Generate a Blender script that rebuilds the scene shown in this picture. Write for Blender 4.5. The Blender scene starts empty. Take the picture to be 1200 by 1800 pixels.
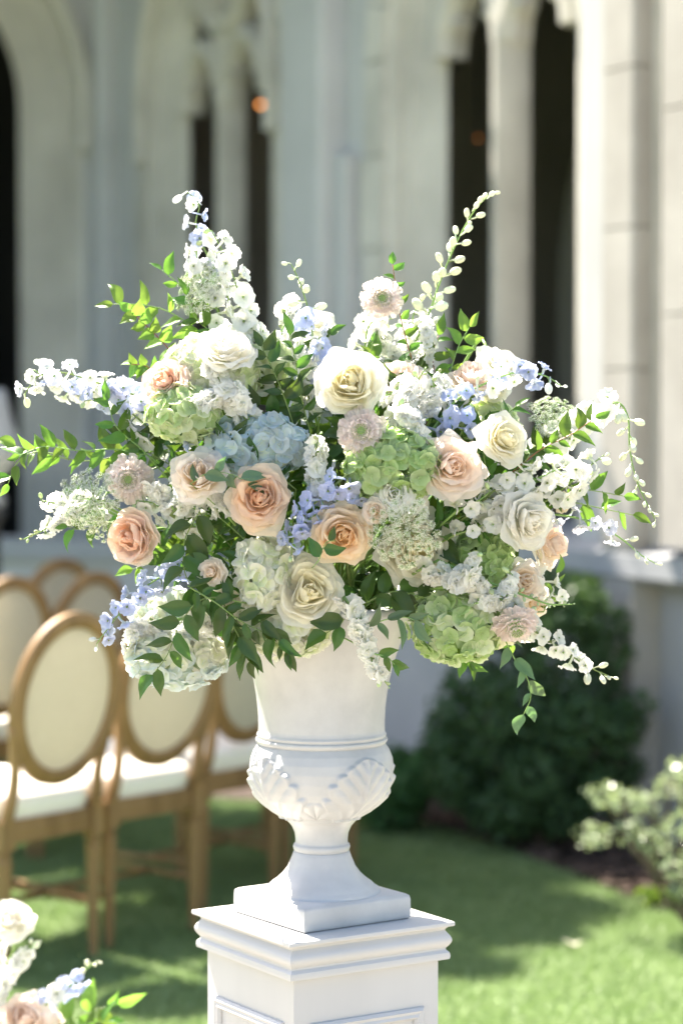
import bpy, math, random
import numpy as np
from mathutils import Vector as V, Matrix

PI = math.pi
scn = bpy.context.scene
COL = scn.collection

# ------------------------------------------------------------------ camera
F_PX = 4250.0
CAM_Z, HORIZON = 1.5, 738.0
PITCH = math.atan((900 - HORIZON) / F_PX)
cam_d = bpy.data.cameras.new('camera')
cam = bpy.data.objects.new('camera', cam_d)
COL.objects.link(cam)
cam.location = (0, 0, CAM_Z)
cam.rotation_euler = (PI / 2 - PITCH, 0, 0)
cam_d.sensor_fit = 'VERTICAL'
cam_d.sensor_height = 36
cam_d.lens = 85
cam_d.clip_end = 500
cam_d.dof.use_dof = True
cam_d.dof.focus_distance = 3.93
cam_d.dof.aperture_fstop = 2.2
scn.camera = cam

# ------------------------------------------------------------------ light
SUN_DIR = V((-0.345, 0.403, 0.848)).normalized()      # towards the sun
world = bpy.data.worlds.new('World')
scn.world = world
world.use_nodes = True
wn = world.node_tree
bg = wn.nodes['Background']
sky = wn.nodes.new('ShaderNodeTexSky')
sky.sky_type = 'NISHITA'
sky.sun_disc = False
sky.sun_elevation = math.asin(SUN_DIR.z)
sky.sun_rotation = math.atan2(SUN_DIR.x, SUN_DIR.y)
sky.air_density = 1.0
sky.dust_density = 2.0
wn.links.new(sky.outputs[0], bg.inputs[0])
bg.inputs[1].default_value = 0.075
sun_d = bpy.data.lights.new('sun', 'SUN')
sun_d.energy = 5.0
sun_d.angle = math.radians(0.6)
sun_d.color = (1.0, 0.95, 0.87)
sun = bpy.data.objects.new('sun', sun_d)
COL.objects.link(sun)
sun.rotation_euler = SUN_DIR.to_track_quat('Z', 'Y').to_euler()
scn.view_settings.view_transform = 'Standard'
scn.view_settings.look = 'None'
scn.view_settings.gamma = 1.0
scn.view_settings.exposure = 2.52
scn.view_settings.use_white_balance = True
scn.view_settings.white_balance_temperature = 6850
scn.view_settings.white_balance_tint = 11
scn.cycles.use_denoising = True
scn.cycles.max_bounces = 9
scn.cycles.diffuse_bounces = 7
scn.cycles.transmission_bounces = 6
scn.cycles.transparent_max_bounces = 6
scn.cycles.caustics_reflective = False
scn.cycles.caustics_refractive = False
scn.cycles.sample_clamp_indirect = 6

# ------------------------------------------------------------------ helpers
def P(px, py, d):
    """world point seen at photo pixel (px, py) at depth d metres along +Y"""
    X = (px - 600) / F_PX
    Y = (900 - py) / F_PX
    cp, sp = math.cos(PITCH), math.sin(PITCH)
    dy = cp + Y * sp
    dz = -sp + Y * cp
    k = d / dy
    return V((X * k, d, CAM_Z + dz * k))

def GP(px, py):
    """ground point seen at a photo pixel"""
    lo = P(px, py, 1.0)
    k = CAM_Z / (CAM_Z - lo.z)
    return V((lo.x * k, k, 0))

WM = {}

def tag(o, label=None, cat=None, group=None, kind=None):
    if label: o['label'] = label
    if cat: o['category'] = cat
    if group: o['group'] = group
    if kind: o['kind'] = kind
    return o

def empty(name, loc, label=None, cat=None, group=None, rz=0.0, kind=None):
    o = bpy.data.objects.new(name, None)
    COL.objects.link(o)
    o.empty_display_size = 0.05
    M = Matrix.Translation(V(loc)) @ Matrix.Rotation(rz, 4, 'Z')
    o.matrix_basis = M
    WM[o.name] = M
    return tag(o, label, cat, group, kind)

def put(name, me, parent=None, M=None):
    """link a mesh object; M is its world matrix"""
    o = bpy.data.objects.new(name, me)
    COL.objects.link(o)
    if M is None:
        M = Matrix.Identity(4)
    if parent is not None:
        o.parent = parent
        o.matrix_basis = WM[parent.name].inverted() @ M
    else:
        o.matrix_basis = M
    WM[o.name] = M
    return o

class MB:
    def __init__(s):
        s.v = []; s.f = []; s.m = []; s.a = []; s.t = []
    def add(s, verts, faces, mi=0, a=0.0, t=None):
        n = len(s.v)
        s.v.extend([tuple(x) for x in verts])
        s.f.extend([tuple(i + n for i in f) for f in faces])
        s.m.extend([mi] * len(faces))
        s.a.extend([a] * len(verts))
        s.t.extend(t if t is not None else [0.0] * len(verts))
        return s
    def grid(s, fn, nu, nv, mi=0, a=0.0, M=None, closeu=False):
        vs = []; ts = []
        for j in range(nv + 1):
            for i in range(nu + (0 if closeu else 1)):
                p = fn(i / nu, j / nv)
                if M is not None: p = M @ V(p)
                vs.append(p); ts.append(j / nv)
        w = nu if closeu else nu + 1
        fs = []
        for j in range(nv):
            for i in range(nu):
                i2 = (i + 1) % w
                fs.append((j * w + i, j * w + i2, (j + 1) * w + i2, (j + 1) * w + i))
        return s.add(vs, fs, mi, a, ts)
    def tube(s, pts, r0, r1=None, n=6, mi=0, a=0.0, caps=True):
        r1 = r0 if r1 is None else r1
        pts = [V(p) for p in pts]
        m = len(pts)
        up = None; vs = []; ts = []
        for k, p in enumerate(pts):
            d = (pts[min(k + 1, m - 1)] - pts[max(k - 1, 0)])
            if d.length < 1e-9: d = V((0, 0, 1))
            d.normalize()
            if up is None:
                up = d.orthogonal().normalized()
            up = (up - d * up.dot(d))
            up = up.normalized() if up.length > 1e-6 else d.orthogonal().normalized()
            w = d.cross(up)
            r = r0 + (r1 - r0) * k / max(1, m - 1)
            if callable(r0): r = r0(k / max(1, m - 1))
            for i in range(n):
                q = 2 * PI * i / n
                vs.append(p + (up * math.cos(q) + w * math.sin(q)) * r)
                ts.append(k / max(1, m - 1))
        fs = []
        for k in range(m - 1):
            for i in range(n):
                fs.append((k * n + i, k * n + (i + 1) % n, (k + 1) * n + (i + 1) % n, (k + 1) * n + i))
        if caps:
            fs.append(tuple(range(n - 1, -1, -1)))
            fs.append(tuple((m - 1) * n + i for i in range(n)))
        return s.add(vs, fs, mi, a, ts)
    def ball(s, c, r, nu=7, nv=5, mi=0, M=None, a=0.0):
        rx, ry, rz = (r, r, r) if not hasattr(r, '__len__') else r
        c = V(c)
        def fn(u, v):
            th = v * PI; ph = u * 2 * PI
            p = V((rx * math.sin(th) * math.cos(ph), ry * math.sin(th) * math.sin(ph), -rz * math.cos(th)))
            return c + (M @ p if M is not None else p)
        return s.grid(fn, nu, nv, mi, a, closeu=True)
    def box(s, lo, hi, mi=0, M=None):
        x0, y0, z0 = lo; x1, y1, z1 = hi
        vs = [V(p) for p in ((x0,y0,z0),(x1,y0,z0),(x1,y1,z0),(x0,y1,z0),(x0,y0,z1),(x1,y0,z1),(x1,y1,z1),(x0,y1,z1))]
        if M is not None: vs = [M @ p for p in vs]
        return s.add(vs, [(0,3,2,1),(4,5,6,7),(0,1,5,4),(1,2,6,5),(2,3,7,6),(3,0,4,7)], mi)
    def lathe(s, prof, n=48, mi=0, c=(0, 0, 0)):
        c = V(c); m = len(prof) - 1
        return s.grid(lambda u, v: c + V((prof[round(v*m)][0]*math.cos(2*PI*u), prof[round(v*m)][0]*math.sin(2*PI*u), prof[round(v*m)][1])), n, m, mi, closeu=True)
    def mesh(s, name, mats, smooth=True, attrs=False, autosmooth=None):
        me = bpy.data.meshes.new(name)
        me.from_pydata(s.v, [], s.f)
        for m in mats: me.materials.append(m)
        if len(mats) > 1:
            me.polygons.foreach_set('material_index', s.m)
        if smooth:
            me.polygons.foreach_set('use_smooth', [True] * len(s.f))
        if attrs:
            me.attributes.new('a', 'FLOAT', 'POINT').data.foreach_set('value', s.a)
            me.attributes.new('t', 'FLOAT', 'POINT').data.foreach_set('value', s.t)
        if autosmooth is not None:
            me.polygons.foreach_set('use_smooth', [True] * len(s.f))
            try:
                me.set_sharp_from_angle(angle=math.radians(autosmooth))
            except Exception:
                pass
        me.update()
        return me

def frame(z, x_hint=None):
    z = V(z).normalized()
    x = V(x_hint) if x_hint is not None else z.orthogonal()
    x = x - z * x.dot(z)
    x = x.normalized() if x.length > 1e-5 else z.orthogonal().normalized()
    y = z.cross(x)
    return Matrix((x, y, z)).transposed().to_4x4()

def catmull(pts, per=6):
    pts = [V(p) for p in pts]
    q = [pts[0] * 2 - pts[1]] + pts + [pts[-1] * 2 - pts[-2]]
    out = []
    for i in range(1, len(q) - 2):
        for k in range(per):
            t = k / per
            a, b, c, d = q[i-1], q[i], q[i+1], q[i+2]
            out.append(0.5 * ((2*b) + (c-a)*t + (2*a-5*b+4*c-d)*t*t + (3*b-a-3*c+d)*t**3))
    out.append(pts[-1])
    return out

# ------------------------------------------------------------------ materials
def new_mat(name):
    m = bpy.data.materials.new(name)
    m.use_nodes = True
    nt = m.node_tree
    for n in list(nt.nodes): nt.nodes.remove(n)
    out = nt.nodes.new('ShaderNodeOutputMaterial')
    return m, nt, out

def N(nt, kind, **kw):
    n = nt.nodes.new(kind)
    for k, v in kw.items():
        if k in n.inputs.keys() if isinstance(k, str) else False:
            n.inputs[k].default_value = v
        else:
            setattr(n, k, v)
    return n

def rgb(c): return (c[0], c[1], c[2], 1.0)

def mixc(nt, fac, c1, c2, blend='MIX'):
    n = nt.nodes.new('ShaderNodeMix'); n.data_type = 'RGBA'; n.blend_type = blend
    for sock, val in ((n.inputs[0], fac), (n.inputs[6], c1), (n.inputs[7], c2)):
        if isinstance(val, bpy.types.NodeSocket): nt.links.new(val, sock)
        elif isinstance(val, (int, float)): sock.default_value = val
        else: sock.default_value = rgb(val)
    return n.outputs[2]

def math_n(nt, op, a, b=0.0, clamp=False):
    n = nt.nodes.new('ShaderNodeMath'); n.operation = op; n.use_clamp = clamp
    for sock, val in ((n.inputs[0], a), (n.inputs[1], b)):
        if isinstance(val, bpy.types.NodeSocket): nt.links.new(val, sock)
        else: sock.default_value = val
    return n.outputs[0]

def noise(nt, scale, detail=4, rough=0.55, obj=True, stretch=None):
    tc = nt.nodes.new('ShaderNodeTexCoord')
    src = tc.outputs['Object']
    if stretch:
        mp = nt.nodes.new('ShaderNodeMapping'); mp.inputs['Scale'].default_value = stretch
        nt.links.new(src, mp.inputs[0]); src = mp.outputs[0]
    n = nt.nodes.new('ShaderNodeTexNoise')
    n.inputs['Scale'].default_value = scale
    n.inputs['Detail'].default_value = detail
    n.inputs['Roughness'].default_value = rough
    nt.links.new(src, n.inputs['Vector'])
    return n.outputs['Fac']

def ramp(nt, fac, lo, hi):
    n = nt.nodes.new('ShaderNodeMapRange')
    n.inputs['From Min'].default_value = lo; n.inputs['From Max'].default_value = hi
    nt.links.new(fac, n.inputs['Value'])
    return n.outputs[0]

def bump(nt, h, strength=0.3, dist=0.002):
    b = nt.nodes.new('ShaderNodeBump')
    b.inputs['Strength'].default_value = strength
    b.inputs['Distance'].default_value = dist
    nt.links.new(h, b.inputs['Height'])
    return b.outputs[0]

def petal_mat(name, outer, inner, base, trans=0.62, rough=0.5, vary=0.06, spec=0.25, bstr=0.25, ns=90):
    m, nt, out = new_mat(name)
    at = nt.nodes.new('ShaderNodeAttribute'); at.attribute_name = 'a'
    tt = nt.nodes.new('ShaderNodeAttribute'); tt.attribute_name = 't'
    c = mixc(nt, at.outputs['Fac'], outer, inner)
    k = math_n(nt, 'SUBTRACT', 1.0, tt.outputs['Fac'])
    k = math_n(nt, 'POWER', k, 2.2)
    k = math_n(nt, 'MULTIPLY', k, 0.9, True)
    c = mixc(nt, k, c, base)
    oi = nt.nodes.new('ShaderNodeObjectInfo')
    hsv = nt.nodes.new('ShaderNodeHueSaturation')
    nt.links.new(c, hsv.inputs['Color'])
    r = math_n(nt, 'MULTIPLY_ADD', oi.outputs['Random'], vary * 2)
    r.node.inputs[2].default_value = 1 - vary * 1.5
    nt.links.new(r, hsv.inputs['Value'])
    r2 = math_n(nt, 'MULTIPLY_ADD', oi.outputs['Random'], 0.3)
    r2.node.inputs[2].default_value = 0.85
    nt.links.new(r2, hsv.inputs['Saturation'])
    nz = noise(nt, ns, 3, 0.6)
    bp = bump(nt, nz, bstr, (0.0012 if ns > 50 else 0.03))
    p = N(nt, 'ShaderNodeBsdfPrincipled', Roughness=rough)
    p.inputs['Specular IOR Level'].default_value = spec
    nt.links.new(hsv.outputs[0], p.inputs['Base Color'])
    nt.links.new(bp, p.inputs['Normal'])
    tr = nt.nodes.new('ShaderNodeBsdfTranslucent')
    nt.links.new(hsv.outputs[0], tr.inputs['Color'])
    mx = nt.nodes.new('ShaderNodeMixShader'); mx.inputs[0].default_value = trans
    nt.links.new(p.outputs[0], mx.inputs[1]); nt.links.new(tr.outputs[0], mx.inputs[2])
    nt.links.new(mx.outputs[0], out.inputs[0])
    return m

def leaf_mat(name, col, tcol, trans=0.3, rough=0.35, spec=0.45, vary=0.25):
    m, nt, out = new_mat(name)
    oi = nt.nodes.new('ShaderNodeObjectInfo')
    nz = noise(nt, 60, 4, 0.6)
    v = math_n(nt, 'MULTIPLY_ADD', oi.outputs['Random'], vary * 2); v.node.inputs[2].default_value = 1 - vary
    nr = math_n(nt, 'MULTIPLY_ADD', nz, 0.5); nr.node.inputs[2].default_value = 0.75
    v = math_n(nt, 'MULTIPLY', v, nr)
    def tint(c):
        h = nt.nodes.new('ShaderNodeHueSaturation'); h.inputs['Color'].default_value = rgb(c)
        nt.links.new(v, h.inputs['Value'])
        hh = math_n(nt, 'MULTIPLY_ADD', oi.outputs['Random'], 0.04); hh.node.inputs[2].default_value = 0.48
        nt.links.new(hh, h.inputs['Hue'])
        return h.outputs[0]
    p = N(nt, 'ShaderNodeBsdfPrincipled', Roughness=rough)
    p.inputs['Specular IOR Level'].default_value = spec
    nt.links.new(tint(col), p.inputs['Base Color'])
    nt.links.new(bump(nt, noise(nt, 140, 2, 0.5, stretch=(1, 3, 1)), 0.2, 0.001), p.inputs['Normal'])
    tr = nt.nodes.new('ShaderNodeBsdfTranslucent')
    nt.links.new(tint(tcol), tr.inputs['Color'])
    mx = nt.nodes.new('ShaderNodeMixShader'); mx.inputs[0].default_value = trans
    nt.links.new(p.outputs[0], mx.inputs[1]); nt.links.new(tr.outputs[0], mx.inputs[2])
    nt.links.new(mx.outputs[0], out.inputs[0])
    return m

def solid(name, c1, c2=None, rough=0.6, scale=8, spec=0.4, b=0.0, bscale=60, bdist=0.002, stretch=None, lo=0.35, hi=0.65, trans=0.0):
    m, nt, out = new_mat(name)
    p = N(nt, 'ShaderNodeBsdfPrincipled', Roughness=rough)
    p.inputs['Specular IOR Level'].default_value = spec
    if c2 is not None:
        f = ramp(nt, noise(nt, scale, 6, 0.6, stretch=stretch), lo, hi)
        nt.links.new(mixc(nt, f, c1, c2), p.inputs['Base Color'])
    else:
        p.inputs['Base Color'].default_value = rgb(c1)
    if b:
        nt.links.new(bump(nt, noise(nt, bscale, 5, 0.6, stretch=stretch), b, bdist), p.inputs['Normal'])
    last = p.outputs[0]
    if trans:
        tr = nt.nodes.new('ShaderNodeBsdfTranslucent'); tr.inputs['Color'].default_value = rgb(c1)
        mx = nt.nodes.new('ShaderNodeMixShader'); mx.inputs[0].default_value = trans
        nt.links.new(last, mx.inputs[1]); nt.links.new(tr.outputs[0], mx.inputs[2]); last = mx.outputs[0]
    nt.links.new(last, out.inputs[0])
    return m

M_ = {}
M_['turf'] = solid('turf', (0.08, 0.135, 0.045), (0.10, 0.16, 0.055), 0.8, 5, 0.2, 0.6, 200, 0.006)
M_['blade'] = solid('turf_blade', (0.19, 0.28, 0.10), (0.26, 0.35, 0.145), 0.5, 6, 0.35, trans=0.25)
M_['mulch'] = solid('mulch', (0.03, 0.022, 0.018), (0.07, 0.05, 0.04), 0.9, 30, 0.2, 0.8, 80, 0.01)
M_['paving'] = solid('bounce_paving', (0.22, 0.20, 0.165), (0.27, 0.25, 0.21), 0.85, 3, 0.2, 0.3, 20, 0.003)
M_['chip'] = solid('bark_chip', (0.05, 0.035, 0.025), (0.13, 0.09, 0.07), 0.85, 12, 0.2)
M_['urn'] = solid('white_painted_stone', (0.42, 0.42, 0.42), (0.51, 0.51, 0.505), 0.38, 9, 0.4, 0.35, 70, 0.0012)
M_['pedestal'] = solid('white_painted_wood', (0.49, 0.485, 0.475), (0.53, 0.525, 0.515), 0.4, 5, 0.4, 0.15, 30, 0.001, stretch=(1, 1, 0.1))
M_['plaster'] = solid('grey_white_plaster', (0.45, 0.45, 0.44), (0.52, 0.52, 0.51), 0.85, 1.6, 0.2, 0.3, 40, 0.003)
M_['stone'] = solid('cream_limestone', (0.42, 0.40, 0.35), (0.64, 0.61, 0.54), 0.85, 2.2, 0.2, 0.4, 30, 0.004, lo=0.3, hi=0.7)
M_['stone_lit'] = solid('sunlit_limestone', (0.36, 0.335, 0.30), (0.44, 0.415, 0.375), 0.85, 3, 0.2, 0.3, 30, 0.003)  # limestone copy for the sunlit pilasters, sun glare toned down in its colour
M_['sill'] = solid('sill_stone', (0.32, 0.33, 0.335), (0.38, 0.385, 0.39), 0.8, 3, 0.2, 0.3, 30, 0.003)
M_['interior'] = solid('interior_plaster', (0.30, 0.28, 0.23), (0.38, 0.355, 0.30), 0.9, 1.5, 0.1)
M_['interior_dark'] = solid('shaded_hall', (0.03, 0.03, 0.028), (0.045, 0.045, 0.04), 0.9, 1.5, 0.1)  # unlit doorway interior, its shade put into the near black colour
M_['wood'] = solid('weathered_oak', (0.20, 0.115, 0.045), (0.32, 0.195, 0.085), 0.5, 18, 0.35, 0.3, 60, 0.001, stretch=(1, 1, 0.15))
M_['linen'] = solid('cream_linen', (0.56, 0.52, 0.425), (0.61, 0.57, 0.47), 0.9, 60, 0.1, 0.3, 400, 0.0006, trans=0.3)
M_['seat'] = solid('ivory_seat_fabric', (0.80, 0.76, 0.68), (0.84, 0.80, 0.73), 0.9, 40, 0.1, 0.3, 300, 0.0006)
M_['bark'] = solid('bark', (0.10, 0.08, 0.06), (0.18, 0.15, 0.12), 0.9, 20, 0.2, 0.8, 40, 0.01)
M_['steel'] = solid('dark_iron', (0.05, 0.05, 0.05), None, 0.5)
m, nt, out = new_mat('lamp_glow')
e = nt.nodes.new('ShaderNodeEmission'); e.inputs[0].default_value = (1.0, 0.36, 0.09, 1); e.inputs[1].default_value = 0.8
nt.links.new(e.outputs[0], out.inputs[0]); M_['glow'] = m
m, nt, out = new_mat('lamp_glow_dim')
e = nt.nodes.new('ShaderNodeEmission'); e.inputs[0].default_value = (1.0, 0.36, 0.09, 1); e.inputs[1].default_value = 0.14
nt.links.new(e.outputs[0], out.inputs[0]); M_['glow_dim'] = m

# petals: outer, inner, base
PM = {
 'ivory':  petal_mat('ivory_petal', (0.95,0.94,0.89), (0.95,0.92,0.83), (0.92,0.90,0.76), ns=7),
 'cream':  petal_mat('cream_petal', (0.95,0.94,0.87), (0.95,0.90,0.69), (0.93,0.86,0.62), ns=7),
 'white':  petal_mat('white_rose_petal', (0.95,0.945,0.91), (0.95,0.93,0.86), (0.9,0.91,0.78), ns=7),
 'peach':  petal_mat('peach_petal', (0.96,0.85,0.69), (0.96,0.75,0.51), (0.92,0.78,0.56), ns=7),
 'dusty':  petal_mat('dusty_peach_petal', (0.96,0.85,0.70), (0.85,0.56,0.38), (0.92,0.78,0.6), ns=7),
 'pink':   petal_mat('pink_petal', (0.96,0.84,0.74), (0.96,0.71,0.56), (0.92,0.80,0.68), ns=7),
 'blush':  petal_mat('blush_petal', (0.96,0.88,0.79), (0.96,0.80,0.68), (0.92,0.85,0.72), ns=7),
 'bisque': petal_mat('bisque_petal', (0.95,0.90,0.83), (0.95,0.83,0.70), (0.88,0.7,0.4), ns=7),
 'hy_white': petal_mat('hydrangea_white', (0.89,0.90,0.79), (0.90,0.90,0.82), (0.82,0.87,0.6), bstr=0.1),
 'hy_green': petal_mat('hydrangea_green', (0.54,0.68,0.34), (0.62,0.75,0.42), (0.46,0.62,0.26), bstr=0.1),
 'hy_pale':  petal_mat('hydrangea_pale_green', (0.74,0.81,0.54), (0.80,0.86,0.63), (0.64,0.75,0.4), bstr=0.1),
 'hy_blue':  petal_mat('hydrangea_blue', (0.56,0.70,0.80), (0.70,0.80,0.82), (0.70,0.80,0.66), vary=0.1, bstr=0.1),
 'hy_ice':   petal_mat('hydrangea_ice_blue', (0.72,0.81,0.86), (0.82,0.87,0.84), (0.8,0.86,0.68), vary=0.08, bstr=0.1),
 'fl_white': petal_mat('floret_white', (0.92,0.92,0.90), (0.92,0.92,0.88), (0.86,0.90,0.70), bstr=0.1),
 'fl_lav':   petal_mat('floret_lavender', (0.60,0.66,0.89), (0.70,0.75,0.91), (0.84,0.87,0.82), vary=0.1, bstr=0.1),
 'fl_palelav': petal_mat('floret_pale_lavender', (0.78,0.79,0.92), (0.86,0.86,0.92), (0.86,0.9,0.78), vary=0.08, bstr=0.1),
 'scab':   petal_mat('scabiosa_petal', (0.94,0.82,0.78), (0.94,0.87,0.83), (0.9,0.86,0.78)),
}
GREEN = leaf_mat('stem_green', (0.22, 0.34, 0.10), (0.30, 0.45, 0.10), 0.15)
BUDG = leaf_mat('bud_green', (0.48, 0.58, 0.32), (0.55, 0.66, 0.35), 0.3, 0.5)
BUDW = leaf_mat('bud_white', (0.74, 0.78, 0.62), (0.76, 0.80, 0.60), 0.3, 0.5, vary=0.08)
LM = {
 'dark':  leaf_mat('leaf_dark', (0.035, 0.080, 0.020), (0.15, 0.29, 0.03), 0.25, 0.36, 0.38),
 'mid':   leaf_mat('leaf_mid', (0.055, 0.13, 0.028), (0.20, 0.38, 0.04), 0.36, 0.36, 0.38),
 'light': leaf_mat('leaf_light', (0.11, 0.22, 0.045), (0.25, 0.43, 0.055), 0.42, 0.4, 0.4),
 'lime':  leaf_mat('leaf_lime', (0.13, 0.25, 0.045), (0.22, 0.42, 0.055), 0.42, 0.4, 0.4),
 'grey':  leaf_mat('leaf_grey', (0.09, 0.16, 0.085), (0.18, 0.32, 0.09), 0.25, 0.45, 0.4),
}
REDSTEM = leaf_mat('stem_red', (0.30, 0.12, 0.06), (0.3, 0.12, 0.05), 0.05)
LACEW = leaf_mat('lace_white', (0.86, 0.88, 0.78), (0.86, 0.88, 0.72), 0.3, 0.6, vary=0.06)
LACEG = leaf_mat('lace_green', (0.34, 0.46, 0.18), (0.42, 0.56, 0.18), 0.25, 0.5)

# ================================================================== SETTING
# ------------------------------------------------------------------ ground
mb = MB(); mb.add([(-60, -20, 0), (60, -20, 0), (60, 120, 0), (-60, 120, 0)], [(0, 1, 2, 3)])
tag(put('lawn', mb.mesh('lawn', [M_['turf']], False)), 'flat green artificial turf lawn', kind='structure')

mb = MB(); mb.add([(-9, -9, .004), (9, -9, .004), (9, 5.3, .004), (-9, 5.3, .004)], [(0, 1, 2, 3)])
tag(put('bounce_terrace', mb.mesh('bounce_terrace', [M_['paving']], False)), 'unseen pale paving added under the pedestal to bounce neutral light', kind='structure')  # out of view, added to replace green lawn bounce on urn and flowers
edge_px = [(-300, 1372), (0, 1385), (300, 1402), (620, 1425), (735, 1448), (850, 1482), (1000, 1540), (1100, 1580), (1200, 1612), (1320, 1670), (1500, 1760)]
edge = [GP(*p) for p in edge_px]
W0 = V((0.61, 9.6, 0)); WU = V((0.453, -0.8915, 0)).normalized(); WN = V((-0.8915, -0.453, 0)).normalized()
FR = [W0, WU, WN]
def wl(u, z, v=0.0):
    """wall coordinates of the current wall: u along, z up, v into the building"""
    return FR[0] + FR[1] * u - FR[2] * v + V((0, 0, z))
vs = []
for p in edge:
    vs.append((p.x, p.y, 0.004))
for p in edge:
    u = (p - W0).dot(WU)
    q = wl(u, 0.004, -0.01); vs.append((q.x, q.y, 0.004))
n = len(edge)
mb = MB().add(vs, [(i, i + 1, n + i + 1, n + i) for i in range(n - 1)])
tag(put('planting_bed', mb.mesh('planting_bed', [M_['mulch']], False)), 'dark mulched planting bed along the wall', kind='structure')

rng = np.random.default_rng(5)
def edge_y(x):
    xs = [p.x for p in edge]; ys = [p.y for p in edge]
    return np.interp(x, xs, ys)
# bark chips on the bed
ch = MB(); cr = random.Random(8)
while len(ch.f) < 900 * 6:
    x = cr.uniform(-0.2, 1.7); y = cr.uniform(6.6, 9.9)
    if y < edge_y(x) + 0.02 or (V((x, y, 0)) - W0).dot(WN) < 0.03: continue
    s = cr.uniform(0.008, 0.03)
    Mx = Matrix.Translation((x, y, 0.012 + cr.random() * 0.012)) @ Matrix.Rotation(cr.random() * 6, 4, 'Z') @ Matrix.Rotation(cr.uniform(-.5, .5), 4, 'X')
    ch.box((-s, -s * 0.5, -0.005), (s, s * 0.5, 0.005), M=Mx)
tag(put('bark_chips', ch.mesh('bark_chips', [M_['chip']], False)), 'loose dark bark chips strewn over the bed', 'mulch', kind='stuff')

# turf blades
nb = 190000
bx_ = rng.uniform(-1.7, 1.9, nb * 2); by_ = rng.uniform(5.6, 10.2, nb * 2)
ok = (np.abs(bx_) < 0.155 * by_ + 0.1) & (by_ < edge_y(bx_))
bx_, by_ = bx_[ok][:nb], by_[ok][:nb]; k = len(bx_)
ang = rng.uniform(0, 2 * np.pi, k); h = rng.uniform(0.014, 0.030, k); w = rng.uniform(0.0012, 0.0024, k)
la = rng.uniform(0, 2 * np.pi, k); ln = rng.uniform(0.008, 0.034, k)
dx, dy = np.cos(ang) * w, np.sin(ang) * w
co = np.zeros((k, 3, 3))
co[:, 0] = np.stack([bx_ - dx, by_ - dy, np.full(k, 0.001)], 1)
co[:, 1] = np.stack([bx_ + dx, by_ + dy, np.full(k, 0.001)], 1)
co[:, 2] = np.stack([bx_ + np.cos(la) * ln, by_ + np.sin(la) * ln, h], 1)
def tri_mesh(name, co, mat):
    k = co.shape[0]; c = co.shape[1]
    me = bpy.data.meshes.new(name)
    me.vertices.add(k * c); me.vertices.foreach_set('co', co.reshape(-1).astype(np.float32))
    me.loops.add(k * c); me.loops.foreach_set('vertex_index', np.arange(k * c, dtype=np.int32))
    me.polygons.add(k); me.polygons.foreach_set('loop_start', np.arange(0, k * c, c, dtype=np.int32))
    me.polygons.foreach_set('loop_total', np.full(k, c, dtype=np.int32))
    me.materials.append(mat); me.update(calc_edges=True); me.validate()
    return me
tag(put('turf_blades', tri_mesh('turf_blades', co, M_['blade'])), 'short dense green turf blades covering the lawn', 'grass', kind='stuff')
# a few fallen petals / leaves on the grass
tag(put('fallen_petal', MB().grid(lambda u, v: V(((u-.5)*.05, (v-.5)*.035*math.sin(PI*max(.08,min(.92,u))), .026+.006*math.cos(u*5))), 6, 4, M=Matrix.Translation(GP(1005, 1672))).mesh('fallen_petal', [PM['blush']], attrs=True)),
    'single pale fallen petal lying on the sunlit turf by the shadow tip', 'petal')

# ------------------------------------------------------------------ building with gothic openings
Z_SILL, Z_SPR, Z_TOP = 1.03, 3.04, 5.2
bld = empty('gothic_building', wl(-1.3, 0), 'pale stone building with gothic traceried openings behind the shrubs', 'building')
C0 = 0.30       # arc centre offset for the unit opening
def outline(uc, w, k, c, zs, zspr, n=12):
    """points of an opening outline, lower left, up, over the pointed arch, down. w half width"""
    R = w + c
    zs0 = zs
    pts = [(-w, zs0), (-w, (zs0 + zspr) / 2)]
    a1 = math.acos(c / R)
    for i in range(n + 1):
        a = PI - (PI - (PI - a1)) * i / n
        a = PI - a1 * i / n
        pts.append((c + R * math.cos(a), zspr + R * math.sin(a)))
    for i in range(n - 1, -1, -1):
        a = a1 * i / n
        pts.append((-c + R * math.cos(a), zspr + R * math.sin(a)))
    pts += [(w, (zs0 + zspr) / 2), (w, zs0)]
    return [(uc + p[0], p[1]) for p in pts]

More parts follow.
